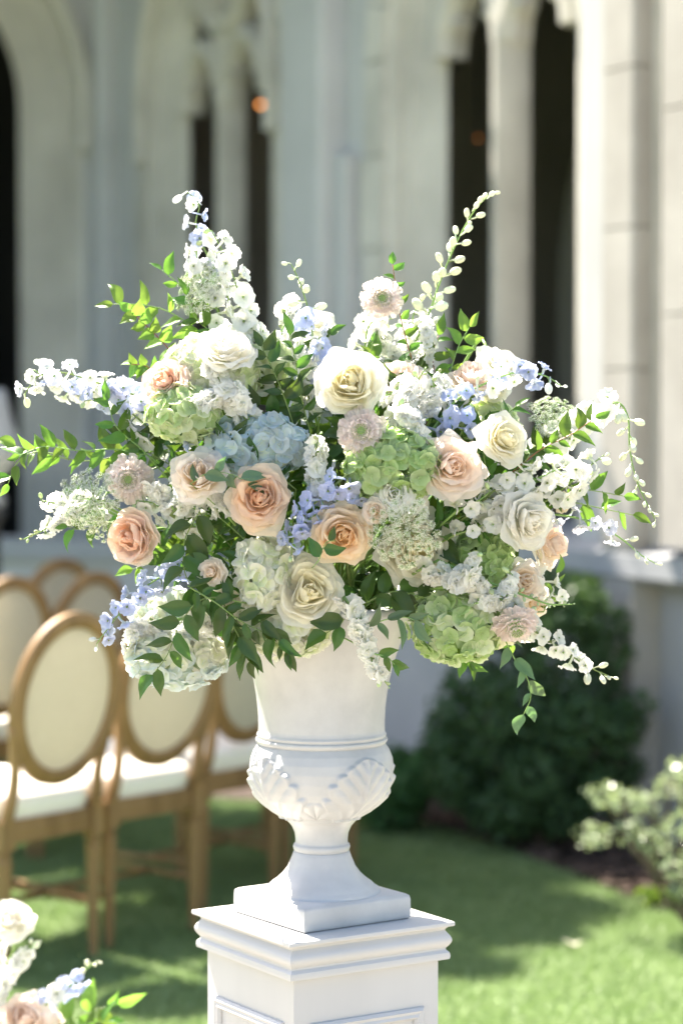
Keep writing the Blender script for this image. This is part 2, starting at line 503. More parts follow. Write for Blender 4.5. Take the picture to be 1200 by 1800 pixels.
RINGS = [(0.0, .776), (.025, .745), (.03, .70), (.075, .69), (.08, .62), (.12, .60), (.125, .53), (.155, .515), (.16, .455), (.2, .43), (.2, .41)]
def build_wall(openings, u_lo, u_hi, sides=(-1, 1)):
    wb = MB()
    def wq(u0, u1, z0, z1, v=0.0):
        wb.add([wl(u0, z0, v), wl(u1, z0, v), wl(u1, z1, v), wl(u0, z1, v)], [(0, 1, 2, 3)])
    prev = u_lo
    for o in sorted(openings, key=lambda o: o['uc']):
        w = o['rings'][0][1]; uc = o['uc']
        wq(prev, uc - w, 0, Z_TOP)
        pts = outline(uc, w, 1, o['c'], o['zs'], o['zspr'])
        wq(uc - w, uc + w, 0, o['zs'])
        for a, b in zip(pts[1:-1], pts[2:-1]):
            if b[0] - a[0] > 1e-6:
                wb.add([wl(a[0], a[1]), wl(b[0], b[1]), wl(b[0], Z_TOP), wl(a[0], Z_TOP)], [(0, 1, 2, 3)])
        prev = uc + w
    wq(prev, u_hi, 0, Z_TOP)
    wb.add([wl(u_lo, Z_TOP), wl(u_hi, Z_TOP), wl(u_hi, Z_TOP, .45), wl(u_lo, Z_TOP, .45)], [(0, 1, 2, 3)])
    put('wall', wb.mesh('wall', [M_['plaster']], False), bld)
    for o in openings:
        uc = o['uc']; c = o['c']; b = MB(); prevp = None; zs = o['zs']
        for (v, w) in o['rings'] + [(o['rings'][-1][0] + .012, o['rings'][-1][1])]:
            P3 = [wl(p[0], p[1], v) for p in outline(uc, w, 1, c, zs, o['zspr'])]
            if prevp is not None:
                n_ = len(P3)
                b.add(prevp + P3, [(i, i + 1, n_ + i + 1, n_ + i) for i in range(n_ - 1)])
            prevp = P3
        put('arch_moulding', b.mesh('arch_moulding', [M_['stone']], autosmooth=30), bld)
        w0 = o['rings'][0][1] + .006; w1 = w0 + o['sw']
        def blk(quad):
            me = MB()
            f = [wl(q[0], q[1], -.018) for q in quad] + [wl(q[0], q[1], .01) for q in quad]
            me.add(f, [(0, 1, 2, 3), (4, 7, 6, 5), (0, 4, 5, 1), (1, 5, 6, 2), (2, 6, 7, 3), (3, 7, 4, 0)])
            put('stone_block', me.mesh('stone_block', [M_['stone']], False), bld)
        nz = max(3, round((o['zspr'] - zs) / .42)); hz = (o['zspr'] - zs) / nz; g = .007
        for sgn in (-1, 1):
            if sgn == 1 and not o['rb']: continue
            for i in range(nz):
                z0 = zs + i * hz + g; z1 = zs + (i + 1) * hz - g
                ww = w1 + (.04 if i % 2 else 0)
                q = [(uc + sgn * w0, z0), (uc + sgn * ww, z0), (uc + sgn * ww, z1), (uc + sgn * w0, z1)]
                blk(q if sgn == 1 else q[::-1])
            Ri, Ro = w0 + c, w1 + c
            amax = math.acos(c / Ri) - .02; nv_ = 6
            for i in range(nv_):
                a0 = amax * i / nv_ + .006; a1 = amax * (i + 1) / nv_ - .006
                q = [(uc + sgn * (-c + R_ * math.cos(a_)), o['zspr'] + R_ * math.sin(a_)) for R_, a_ in ((Ri, a0), (Ro, a0), (Ro, a1), (Ri, a1))]
                blk(q if sgn == 1 else q[::-1])
def mkop(uc, k, kv, zs, zspr, c, rb=True, sw=.17, shrink=1.0):
    return dict(uc=uc, k=k, kv=kv, zs=zs, zspr=zspr, c=c, rb=rb, sw=sw, rings=[(v * kv, (.776 - (.776 - w) * shrink) * k) for v, w in RINGS])
OPS = [mkop(-.145, 1.0, .75, Z_SILL, Z_SPR, .30, False, .17, .70), mkop(-2.80, 1.0, .55, Z_SILL, 3.10, .34, True, .12, .72)]
OPS[1]['k'] = 1.25
build_wall(OPS, -4.2, 4.0)

def sweep_bar(pts, wd, v0, v1, name, mat):
    """bar of width wd in the wall plane along (u, z) points with a chamfered front, between depths v0 and v1"""
    b = MB(); n_ = len(pts); rows = []
    for i, p in enumerate(pts):
        a = pts[max(0, i - 1)]; c_ = pts[min(n_ - 1, i + 1)]
        t = V((c_[0] - a[0], c_[1] - a[1])).normalized(); nn = V((-t.y, t.x))
        vm = v0 + (v1 - v0) * .4
        rows.append([wl(p[0] + nn.x * s * wd / 2, p[1] + nn.y * s * wd / 2, vv) for s, vv in ((-1, v1), (-1, vm), (-.35, v0), (.35, v0), (1, vm), (1, v1))])
    vs = [q for r in rows for q in r]
    fs = [(i * 6 + j, i * 6 + (j + 1) % 6, (i + 1) * 6 + (j + 1) % 6, (i + 1) * 6 + j) for i in range(n_ - 1) for j in range(6)]
    fs += [tuple(range(6)), tuple((n_ - 1) * 6 + j for j in range(5, -1, -1))]
    b.add(vs, fs)
    return put(name, b.mesh(name, [mat], autosmooth=30), WPAR[0])
WPAR = [bld]

for o in OPS:
    uc, kv = o['uc'], o['kv']; zs, zp = o['zs'], o['zspr']
    wi = o['rings'][-1][1]; k = wi / .41; vi = .2 * kv
    wq_ = wl(uc, zs, vi); w_ = empty('window', (wq_.x, wq_.y, wq_.z)); w_.parent = bld; w_.matrix_basis = WM[bld.name].inverted() @ WM[w_.name]; WPAR[0] = w_
    va, vb = vi - .07, vi + .06
    sweep_bar([(uc, zs + .002), (uc, (zs + zp) / 2), (uc, zp + .06)], (.10 if k < 1.1 else .07 * k), vi - .09 * kv ** .5, vb + .01, 'mullion', M_['stone'])
    hw = wi / 2; c = hw * .35; R = hw + c
    for s in (-1, 1):
        cu = uc + s * hw
        a1 = math.acos(c / R); pts = []
        for i in range(9): a = PI - a1 * i / 8; pts.append((cu + c + (R - .02) * math.cos(a), zp - .02 + (R - .02) * math.sin(a)))
        for i in range(7, -1, -1): a = a1 * i / 8; pts.append((cu - c + (R - .02) * math.cos(a), zp - .02 + (R - .02) * math.sin(a)))
        sweep_bar(pts, .08 * k, va, vb, 'tracery_arch', M_['stone'])
        for t in (-1, 1):
            q = [(cu + t * hw * .85, zp + .09), (cu + t * hw * .62, zp + .12), (cu + t * hw * .45, zp + .10)]
            sweep_bar(q, .04 * k, va + .02, vb - .02, 'tracery_cusp', M_['stone'])
    ez = zp + .56 * k if k < 1.1 else zp + .50 * k; er = .19 * k
    sweep_bar([(uc + er * math.cos(2*PI*i/24), ez + er * 1.25 * math.sin(2*PI*i/24)) for i in range(25)], .085 * k, va, vb, 'tracery_ring', M_['stone'])
    for i in range(4):
        a = PI / 4 + i * PI / 2
        sweep_bar([(uc + er * r * math.cos(a + e), ez + er * 1.2 * r * math.sin(a + e)) for e, r in ((-.35, .9), (-.1, .62), (0, .5), (.1, .62), (.35, .9))], .04 * k, va + .02, vb - .02, 'tracery_cusp', M_['stone'])
    for s in (-1, 1):
        sweep_bar([(uc + s * wi * .60, zp + .36 * k), (uc + s * wi * .62, zp + .46 * k), (uc + s * wi * .50, zp + .60 * k)], .08 * k, va, vb, 'tracery_bar', M_['stone'])
    sweep_bar([(uc, zp + .05), (uc, zp + .33 * k)], .12 * k, va, vb, 'tracery_stem', M_['stone'])

def hood(o, off=.03, wd=.07):
    w = o['rings'][0][1] + off
    pts = outline(o['uc'], w, 1, o['c'], o['zspr'] - .25, o['zspr'])
    sweep_bar(pts, wd, -.075, .0, 'hood_mould', M_['stone'])
WPAR[0] = bld
hood(OPS[1])
def wbox(name, u0, u1, z0, z1, v0, v1, mat, chamf=0.0, parent=None):
    b = MB()
    if chamf:
        sec = [(u0, v1), (u0, v0 + chamf), (u0 + chamf, v0), (u1 - chamf, v0), (u1, v0 + chamf), (u1, v1)]
    else:
        sec = [(u0, v1), (u0, v0), (u1, v0), (u1, v1)]
    m_ = len(sec)
    vs = [wl(u, z0, v) for u, v in sec] + [wl(u, z1, v) for u, v in sec]
    fs = [(i, (i + 1) % m_, m_ + (i + 1) % m_, m_ + i) for i in range(m_)] + [tuple(range(m_ - 1, -1, -1)), tuple(range(m_, 2 * m_))]
    b.add(vs, fs)
    return put(name, b.mesh(name, [mat], False), parent or bld)

# pilaster right of the large opening in blocks with joints: base z to top
z = 1.06; i = 0
for hz in (.62, .5, .56, .53, .55, .5, .6):
    wbox('pilaster_block', .95, 1.16, z + .004, z + hz - .004, -.13, .01, M_['stone_lit'], .012); z += hz; i += 1
wbox('pilaster_core', .96, 1.15, .05, 5.0, -.118, -.002, M_['stone_lit'])
wbox('pilaster_return', 1.165, 1.195, 1.05, 4.9, -.05, .005, M_['stone'])
# second pilaster at the right border
z = 1.06
for hz in (.8, .7, .85, .9, .6):
    wbox('pilaster_block', 1.345, 1.95, z + .003, z + hz - .003, -.15, .01, M_['stone_lit'], .02); z += hz
# broad smooth buttress between the two traceried openings, with a stepped edge
wbox('buttress', -1.72, -1.30, .02, 4.95, -.13, -.002, M_['plaster'], .02)
wbox('buttress_step', -1.298, -1.17, .02, 2.66, -.07, -.001, M_['plaster'], .01)
wbox('shaft', -4.20, -4.02, .02, 5.0, -.10, -.002, M_['plaster'], .03)
# sill course: sloping top, drip below
def sill(u0, u1, z1, proj=.12, h=.13, vin=.2):
    sec = [(vin, z1 + .035), (0, z1), (-proj, z1 - .03), (-proj, z1 - h + .03), (-proj + .04, z1 - h), (.0, z1 - h), (vin, z1 - h)]
    m_ = len(sec)
    b = MB().add([wl(u0, zz, v) for v, zz in sec] + [wl(u1, zz, v) for v, zz in sec],
                 [(i, (i + 1) % m_, m_ + (i + 1) % m_, m_ + i) for i in range(m_)] + [tuple(range(m_ - 1, -1, -1)), tuple(range(m_, 2 * m_))])
    put('sill', b.mesh('sill', [M_['sill']], False), bld)
sill(-3.4, 3.9, 1.055, .13, .14, .46)
wbox('shade_eave', -4.2, -1.75, 4.98, 5.12, -1.0, -.002, M_['plaster'])  # unseen overhang added to keep the left wall in shade
# interior rooms
def room(a, b_, dp, mt='interior'):
    for nm, q in (('interior_wall', [(a, 0, dp), (b_, 0, dp), (b_, 5, dp), (a, 5, dp)]),
              ('interior_floor', [(a, .3, .20), (b_, .3, .20), (b_, .3, dp), (a, .3, dp)]),
              ('interior_ceiling', [(a, 4.9, .20), (b_, 4.9, .20), (b_, 4.9, dp), (a, 4.9, dp)]),
              ('interior_wall', [(b_, 0, .0), (b_, 0, dp), (b_, 5, dp), (b_, 5, .0)]),
              ('interior_wall', [(a, 0, .0), (a, 0, dp), (a, 5, dp), (a, 5, .0)])):
        put(nm, MB().add([wl(u, z, v) for u, z, v in q], [(0, 1, 2, 3)]).mesh(nm, [M_[mt]], False), bld)
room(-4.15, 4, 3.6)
# inner arcade arch seen through the large opening
for uc_ in (-1.9, 1.1):
    b = MB(); prevp = None
    for v, w in ((2.2, 1.15), (2.2, .95), (2.6, .95)):
        pts = outline(uc_, w, 1, .5, .3, 2.2)
        P3 = [wl(p[0], p[1], v) for p in pts]
        if prevp: b.add(prevp + P3, [(i, i + 1, len(P3) + i + 1, len(P3) + i) for i in range(len(P3) - 1)])
        prevp = P3
    put('inner_arch', b.mesh('inner_arch', [solid('inner_arch_stone', (.42, .39, .32), None, .9)], autosmooth=30), bld)

# second wing of the courtyard, turned to face the camera, with the big arched doorway
FR[:] = [wl(-4.2, 0), V((.8915, .453, 0)), V((.453, -.8915, 0))]
OP3 = mkop(-1.02, 1.15, 1.3, .30, 3.22, .22, False, .16, .66)
build_wall([OP3], -9.0, -.002)
hood(OP3, .0, .08)
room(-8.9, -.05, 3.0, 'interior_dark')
FR[:] = [W0, WU, WN]

# lamps inside
def lamp(px, py, d, r, label, gm='glow'):
    c = P(px, py, d)
    e_ = empty('pendant_lamp', (c.x, c.y, c.z), label, 'lamp', 'pendant lamps inside the building')
    put('lamp_globe', MB().ball(c, r, 10, 8).mesh('lamp_globe', [M_[gm]]), e_)
    put('lamp_rod', MB().tube([c + V((0, 0, r)), V((c.x, c.y, 4.88))], .008).mesh('lamp_rod', [M_['steel']]), e_)
    put('lamp_cap', MB().lathe([(.0, r * 1.25), (r * .6, r * 1.1), (r * .75, r * .75)], 10, c=c).mesh('lamp_cap', [M_['steel']]), e_)
lamp(458, 184, 12.6, .013, 'small amber lamp glowing in the narrow light between two mullions')
lamp(840, 243, 11.2, .008, 'faint amber lamp inside the tall opening, half behind a mullion', 'glow_dim')

# low wall and white urn at the far left border
lw = empty('low_wall', (-1.6, 12.2, 0), 'low pale wall with a flat coping behind the chairs', 'wall')
A = V((-2.9, 11.35, 0)); B_ = V((-.75, 10.95, 0))
dr = (B_ - A).normalized(); L = (B_ - A).length; nrm = V((-dr.y, dr.x, 0))
def lbox(name, s0, s1, n0, n1, z0, z1, mat, par):
    b = MB(); pts = [(s0, n0), (s1, n0), (s1, n1), (s0, n1)]
    vs = [A + dr * s + nrm * n_ + V((0, 0, z)) for z in (z0, z1) for s, n_ in pts]
    b.add(vs, [(0, 3, 2, 1), (4, 5, 6, 7), (0, 1, 5, 4), (1, 2, 6, 5), (2, 3, 7, 6), (3, 0, 4, 7)])
    return put(name, b.mesh(name, [mat], False), par)
lbox('wall_body', 0, L, .02, .3, 0, .86, M_['plaster'], lw)
lbox('coping', -.04, L + .04, -.02, .34, .862, .95, M_['sill'], lw)
uc_ = P(-22, 800, 9.4)
ur = empty('white_planter', (uc_.x, uc_.y, 0), 'blurred white bell shaped planter on a post at the edge', 'planter')
put('planter_bowl', MB().lathe([(.0, .0), (.06, .0), (.075, .03), (.045, .07), (.05, .10), (.115, .17), (.135, .22), (.12, .27), (.10, .33), (.085, .40), (.07, .46), (.0, .46)], 32, c=(uc_.x, uc_.y, 1.16)).mesh('planter_bowl', [M_['urn']]), ur)
put('planter_post', MB().lathe([(.0, 0.01), (.09, 0.01), (.09, .06), (.05, .08), (.05, 1.1), (.07, 1.12), (.08, 1.158), (0, 1.158)], 20, c=(uc_.x, uc_.y, 0)).mesh('planter_post', [M_['steel']]), ur)

# ------------------------------------------------------------------ shrubs and tree
def leaf_cards(n, blobs, size, seed, droop=0.0, shell=0.55):
    r = np.random.default_rng(seed)
    wts = np.array([b[3] * b[4] * b[5] for b in blobs]) ** .8; wts /= wts.sum()
    idx = r.choice(len(blobs), n, p=wts)
    B = np.array(blobs)[idx]
    d = r.normal(size=(n, 3)); d /= np.linalg.norm(d, axis=1)[:, None]
    rad = (shell + (1 - shell) * r.random(n) ** .6) * (1 + .12 * r.normal(size=n))
    c = B[:, :3] + d * rad[:, None] * B[:, 3:6]
    nrm = d + r.normal(size=(n, 3)) * .8; nrm /= np.linalg.norm(nrm, axis=1)[:, None]
    ax = np.cross(nrm, r.normal(size=(n, 3))); ax /= np.linalg.norm(ax, axis=1)[:, None]
    bx = np.cross(nrm, ax)
    L = size * r.uniform(.6, 1.2, n)[:, None]; W = L * .32
    co = np.stack([c - ax * L * .5, c + bx * W + nrm * L * .06, c + ax * L * .5 - nrm * L * .08, c - bx * W + nrm * L * .06], 1)
    ok = co[:, :, 2].min(1) > .015
    return co[ok]
def shrub(name, base, blobs, n, size, mat, label, cat, seed, stems=7, kindname='foliage', core=None):
    e_ = empty(name, base, label, cat)
    f = put(kindname, tri_mesh(kindname, leaf_cards(n, blobs, size, seed), mat), e_); tag(f, kind='stuff')
    r = random.Random(seed); b = MB()
    for i in range(stems):
        bl = blobs[r.randrange(len(blobs))]
        top = V(bl[:3]) + V((r.uniform(-.5, .5) * bl[3], r.uniform(-.5, .5) * bl[4], r.uniform(-.2, .6) * bl[5]))
        b0 = V(base) + V((r.uniform(-.04, .04), r.uniform(-.04, .04), 0))
        mid = (b0 + top) / 2 + V((r.uniform(-.06, .06), r.uniform(-.06, .06), 0))
        b.tube(catmull([b0, mid, top], 5), .012, .004, 5)
    put('branches', b.mesh('branches', [M_['bark']]), e_)
    return e_
SHR = leaf_mat('shrub_leaf', (0.060, 0.135, 0.052), (0.12, 0.25, 0.05), .2, .5, .3)
SHR2 = leaf_mat('hedge_leaf', (0.055, 0.15, 0.045), (0.12, 0.26, 0.05), .2, .5, .3)
VAR = leaf_mat('rose_bush_leaf', (0.30, 0.37, 0.22), (0.34, 0.44, 0.18), .25, .3, .6)
c = P(955, 1250, 8.45)
br = random.Random(3); blobs = [(c.x, c.y, .40, .22, .22, .33), (c.x, c.y, .24, .24, .22, .2)]
for i in range(44):
    a = br.uniform(0, 2 * PI); zz = br.uniform(.12, .88); rr = .33 * math.sqrt(max(.05, 1 - ((zz - .45) / .47) ** 2))
    s = br.uniform(.045, .12)
    blobs.append((c.x + rr * math.cos(a) * br.uniform(.6, 1.16), c.y + rr * .85 * math.sin(a), zz, s, s, s * .9))
for (px, py) in ((850, 1400), (800, 1380), (900, 1440), (960, 1430), (1040, 1400), (1080, 1350), (950, 1030), (900, 1045), (1010, 1050), (860, 1100), (900, 1080), (1000, 1075), (1060, 1150), (1080, 1270), (830, 1200), (800, 1260), (790, 1300), (960, 1060)):
    q = P(px, py, 8.45); blobs.append((q.x, q.y, q.z, .11, .12, .09))
shrub('evergreen_shrub', (c.x, c.y, 0.006), blobs, 21000, .033, SHR, 'large dark rounded evergreen shrub against the grey wall', 'shrub', 11, 14)
c = P(705, 1345, 8.75); blobs = []
for i in range(14):
    a = br.uniform(0, 2 * PI); blobs.append((c.x + .20 * math.cos(a) * br.random(), c.y + .15 * math.sin(a) * br.random(), br.uniform(.06, .26), .10, .10, .08))
shrub('low_hedge_shrub', (c.x, c.y, 0.006), blobs, 7000, .028, SHR2, 'low clipped dark green shrub between the urn and the big shrub', 'shrub', 12, 6)
# loose rose bush in the sun, bottom right
blobs = []
for (px, py, dd) in ((1178, 1385, 7.0), (1135, 1412, 6.95), (1098, 1405, 6.9), (1190, 1450, 6.8), (1150, 1480, 6.85), (1110, 1465, 6.9), (1180, 1520, 6.8), (1215, 1390, 6.9), (1230, 1480, 6.9), (1062, 1400, 6.95), (1200, 1560, 6.8), (1045, 1470, 7.0), (1220, 1420, 6.95), (1200, 1355, 6.95), (1240, 1540, 6.85)):
    q = P(px, py, dd); blobs.append((q.x, q.y, q.z, .055, .08, .04))
base = GP(1235, 1680)
shrub('rose_bush', (1.07, 7.0, 0.006), blobs, 1100, .021, VAR, 'loose sunlit bush with pale green leaves at the bed corner', 'bush', 14, 22)
# dappled background weeds at bed edge
blobs = [(GP(px, 1600).x, GP(px, 1600).y, .04, .05, .05, .03) for px in (1140, 1165, 1190)]
shrub('edge_plant', (blobs[0][0], blobs[0][1], .006), blobs, 260, .03, LM['mid'], 'small low green plant where the lawn meets the bed', 'plant', 15, 3)

# shade tree standing out of view behind, left: its crown throws the shadow over the bed and lawn
def shadow_of(g, h):
    return V((g.x, g.y, 0)) + SUN_DIR * (h / SUN_DIR.z)
blobs = []
tr_r = random.Random(21)
for (px, py, rr, h) in ((700, 1500, .45, 5.0), (850, 1520, .5, 5.3), (1000, 1500, .55, 5.2), (760, 1600, .42, 4.9), (880, 1600, .38, 5.0), (640, 1560, .5, 5.2), (1100, 1480, .5, 5.5),
                        (930, 1648, .17, 4.6), (900, 1640, .16, 4.6), (880, 1655, .15, 4.6), (845, 1712, .11, 4.5), (700, 1690, .30, 4.7), (820, 1705, .15, 4.6), (500, 1560, .5, 5.2), (1000, 1420, .5, 5.8), (850, 1420, .6, 5.8), (380, 1480, .6, 5.9), (270, 1550, .26, 4.7), (310, 1610, .24, 4.7), (240, 1620, .16, 4.7), (340, 1660, .15, 4.7), (430, 1560, .3, 4.8), (600, 1600, .4, 4.9)):
    q = shadow_of(GP(px, py), h); blobs.append((q.x, q.y, q.z, rr, rr, rr * .6))
trunk_base = V((-3.1, 11.6, 0))
te = empty('shade_tree', trunk_base, 'broad leafy tree beyond the chairs shading the bed', 'tree')
tf = put('crown', tri_mesh('crown', leaf_cards(60000, blobs, .085, 22, shell=.1), LM['mid']), te); tag(tf, kind='stuff')
b = MB()
b.tube(catmull([trunk_base, trunk_base + V((.05, 0, 1.6)), trunk_base + V((.25, -.1, 3.2)), trunk_base + V((.6, -.2, 4.6))], 6), .13, .07, 10)
put('trunk', b.mesh('trunk', [M_['bark']]), te)
for q in blobs:
    s = trunk_base + V((.35, -.12, 3.6)); t = V(q[:3]); m_ = (s + t) / 2 + V((0, 0, .35))
    put('limb', MB().tube(catmull([s, m_, t], 5), .045, .012, 6).mesh('limb', [M_['bark']]), te)

# ------------------------------------------------------------------ chairs
def chair_parts():
    out = []
    def add(nm, mb, mat, **k): out.append((nm, mb.mesh(nm, [mat], **k)))
    LEG = [(0.0, 0.0), (.011, 0.0), (.013, .015), (.012, .03), (.0145, .05), (.019, .25), (.0225, .315), (.017, .322), (.022, .332), (.016, .340), (.019, .347)]
    for (x, y) in ((-.168, 0), (.168, 0), (-.215, .42), (.215, .42)):
        b = MB().lathe(LEG, 14, c=(x, y, 0)); b.box((x - .022, y - .022, .347), (x + .022, y + .022, .425))
        add('leg', b, M_['wood'], autosmooth=40)
    # seat frame: closed ring with swelling front
    def ring(u, k):
        pts = [(-.168, 0), (.168, 0), (.20, .2), (.215, .42), (0, .455), (-.215, .42), (-.20, .2)]
        return pts
    pts = [V((x, y, 0)) for x, y in ((-.168, 0), (.0, -.008), (.168, 0), (.195, .2), (.215, .42), (.11, .448), (0, .456), (-.11, .448), (-.215, .42), (-.195, .2))]
    n_ = len(pts); b = MB(); prof = [(.0, .362), (.012, .362), (.016, .372), (.011, .378), (.016, .386), (.016, .40), (.010, .406), (.015, .413), (.013, .424), (-.03, .424), (-.03, .362)]
    vs = []
    cen = V((0, .21, 0))
    for p in pts:
        d_ = (p - cen).normalized()
        for o_, z_ in prof: vs.append(p + d_ * o_ + V((0, 0, z_)))
    m_ = len(prof)
    b.add(vs, [(i * m_ + j, ((i + 1) % n_) * m_ + j, ((i + 1) % n_) * m_ + (j + 1) % m_, i * m_ + (j + 1) % m_) for i in range(n_) for j in range(m_)])
    add('seat_frame', b, M_['wood'], autosmooth=35)
    # cushion
    def cush(u, v):
        a = u * 2 * PI
        ca, sa = math.cos(a), math.sin(a)
        se = lambda c_: math.copysign(abs(c_) ** .42, c_)
        x, y = se(ca), se(sa)
        half = .185 + .03 * (y * .5 + .5)
        if v < .3: k, z_ = 1.0 + .05 * math.sin(v / .3 * PI * .8), .424 + v / .3 * .062
        else:
            w = (v - .3) / .7; k = (1 - w) ** .75 * 1.03; z_ = .486 + .036 * (1 - (1 - w) ** 2.4)
        return V((x * half * k, .212 + y * .215 * k, z_))
    add('seat_cushion', MB().grid(cush, 44, 14, closeu=True), M_['seat'])
    # oval back
    zc, lean = .742, .17
    def bp(x, z, off=0.0):
        return V((x, -.012 - (z - .42) * lean + off, z))
    b = MB(); vs = []; K = 48; sec = [(-.022, -.012), (-.012, -.020), (.008, -.016), (.021, -.008), (.021, .010), (.008, .018), (-.012, .020), (-.022, .012)]
    for i in range(K):
        a = 2 * PI * i / K
        for o_, f_ in sec:
            vs.append(bp((.182 + o_) * math.cos(a), zc + (.217 + o_) * math.sin(a), f_))
    m_ = len(sec)
    b.add(vs, [(i * m_ + j, ((i + 1) % K) * m_ + j, ((i + 1) % K) * m_ + (j + 1) % m_, i * m_ + (j + 1) % m_) for i in range(K) for j in range(m_)])
    add('backrest_frame', b, M_['wood'], autosmooth=50)
    for nm, s in (('back_panel', -1), ('back_cushion', 1)):
        add(nm, MB().grid(lambda u, v: bp(.163 * v * math.cos(2 * PI * u), zc + .198 * v * math.sin(2 * PI * u), s * (.004 + (.006 if s < 0 else .024) * (1 - v ** 3))), 40, 8, closeu=True), M_['linen'])
    for s in (-1, 1):
        pts_ = catmull([V((s * .168, 0, .40)), bp(s * .163, .47), bp(s * .158, .53), bp(s * .168, .60), bp(s * .188, .68)], 5)
        add('back_post', MB().tube(pts_, .019, .013, 8), M_['wood'])
    add('stretcher', MB().tube([(-.185, .02, .13 + .02), (-.205, .4, .15)], .010, n=8), M_['wood'])
    add('stretcher', MB().tube([(.185, .02, .15), (.205, .4, .15)], .010, n=8), M_['wood'])
    add('stretcher', MB().tube([(-.195, .21, .15), (.195, .21, .15)], .010, n=8), M_['wood'])
    return out
CH = chair_parts()
FW = math.atan2(.64, -.77)      # facing direction of the row
def chair(x, y, rot, label):
    e_ = empty('oval_back_chair', (x, y, 0.004), label, 'chair', 'oval back chairs in rows on the lawn', rz=FW - PI / 2 + rot)
    for nm, me in CH:
        put(nm, me, e_, WM[e_.name])
def chx(px, d): return (px - 600) / F_PX * d
chair(chx(84, 6.55), 6.55, .02, 'oak oval back chair with cream back, nearest, sunlit along its top rim')
chair(chx(265, 6.91), 6.91, -.03, 'second chair of the front row, middle one, its top under the white hydrangea')
chair(chx(418, 7.42), 7.42, .03, 'third chair of the front row, partly behind the white urn')
chair(chx(560, 7.85), 7.85, 0, 'chair hidden behind the urn, only its legs showing beside the stem')
chair(chx(-15, 8.05), 8.05, 0, 'chair of the second row cut by the picture edge, rosy cream back')
chair(chx(128, 8.3), 8.3, .05, 'chair of the second row rising behind the sunlit nearest chair')
chair(chx(75, 9.1), 9.1, 0, 'darkest farthest chair, only its shaded oval top showing behind the others')

# ================================================================== PEDESTAL AND URN
CX, CY = -0.034, 4.11
ROT = math.radians(32.5)
Z_PED = 0.652
ped = empty('pedestal', (CX, CY, 0.004), 'white panelled wooden pedestal carrying the flower urn', 'pedestal', rz=ROT)
PMx = WM[ped.name]
def square_sweep(prof, scale=1.065):
    """prof of (half width, z)"""
    b = MB(); vs = []
    for hw, z in prof:
        if scale: hw *= scale
        vs += [(-hw, -hw, z), (hw, -hw, z), (hw, hw, z), (-hw, hw, z)]
    m_ = len(prof)
    fs = [(j * 4 + i, j * 4 + (i + 1) % 4, (j + 1) * 4 + (i + 1) % 4, (j + 1) * 4 + i) for j in range(m_ - 1) for i in range(4)]
    fs += [(3, 2, 1, 0), tuple((m_ - 1) * 4 + i for i in range(4))]
    b.add(vs, fs); return b
T = Z_PED - .004
def arc(h0, z0, h1, z1, n, bulge):
    out = []
    for i in range(n + 1):
        t = i / n
        out.append((h0 + (h1 - h0) * t + bulge * math.sin(PI * t), z0 + (z1 - z0) * t))
    return out
cap = [(.1345, T - .066)] + [(.1475, T - .064), (.1485, T - .059), (.1475, T - .053), (.143, T - .048), (.143, T - .045)] + arc(.144, T - .044, .1445, T - .019, 8, .006) + [(.142, T - .015), (.143, T - .012), (.147, T - .0085), (.1525, T - .0075), (.1535, T - .0055), (.1532, T - .001), (.152, T)]
put('cap', square_sweep(cap).mesh('cap', [M_['pedestal']], autosmooth=25), ped, PMx)
put('body', square_sweep([(.1342, .11), (.1342, T - .0665)]).mesh('body', [M_['pedestal']], False), ped, PMx)
put('base_moulding', square_sweep([(.153, 0), (.153, .07), (.148, .085), (.142, .09), (.138, .10), (.136, .109), (.13, .1095)]).mesh('base_moulding', [M_['pedestal']], autosmooth=25), ped, PMx)
for k in range(4):
    Rk = PMx @ Matrix.Rotation(k * PI / 2, 4, 'Z')
    zt, zb, xw = T - .142, .16, .112
    b = MB(); wd = .020
    sec = [(0, 0), (0, .004), (.25, .0085), (.5, .0065), (.75, .0085), (1, .003), (1, 0)]
    rings = []
    for t, hgt in sec:
        o_ = xw - wd * t; zt_, zb_ = zt - wd * t, zb + wd * t
        y = -.1343 * 1.065 - hgt
        rings.append([(-o_, y, zb_), (o_, y, zb_), (o_, y, zt_), (-o_, y, zt_)])
    vs = [q for r in rings for q in r]
    b.add(vs, [(j * 4 + i, j * 4 + (i + 1) % 4, (j + 1) * 4 + (i + 1) % 4, (j + 1) * 4 + i) for j in range(len(sec) - 1) for i in range(4)])
    put('panel_moulding', b.mesh('panel_moulding', [M_['pedestal']], autosmooth=20), ped, Rk)

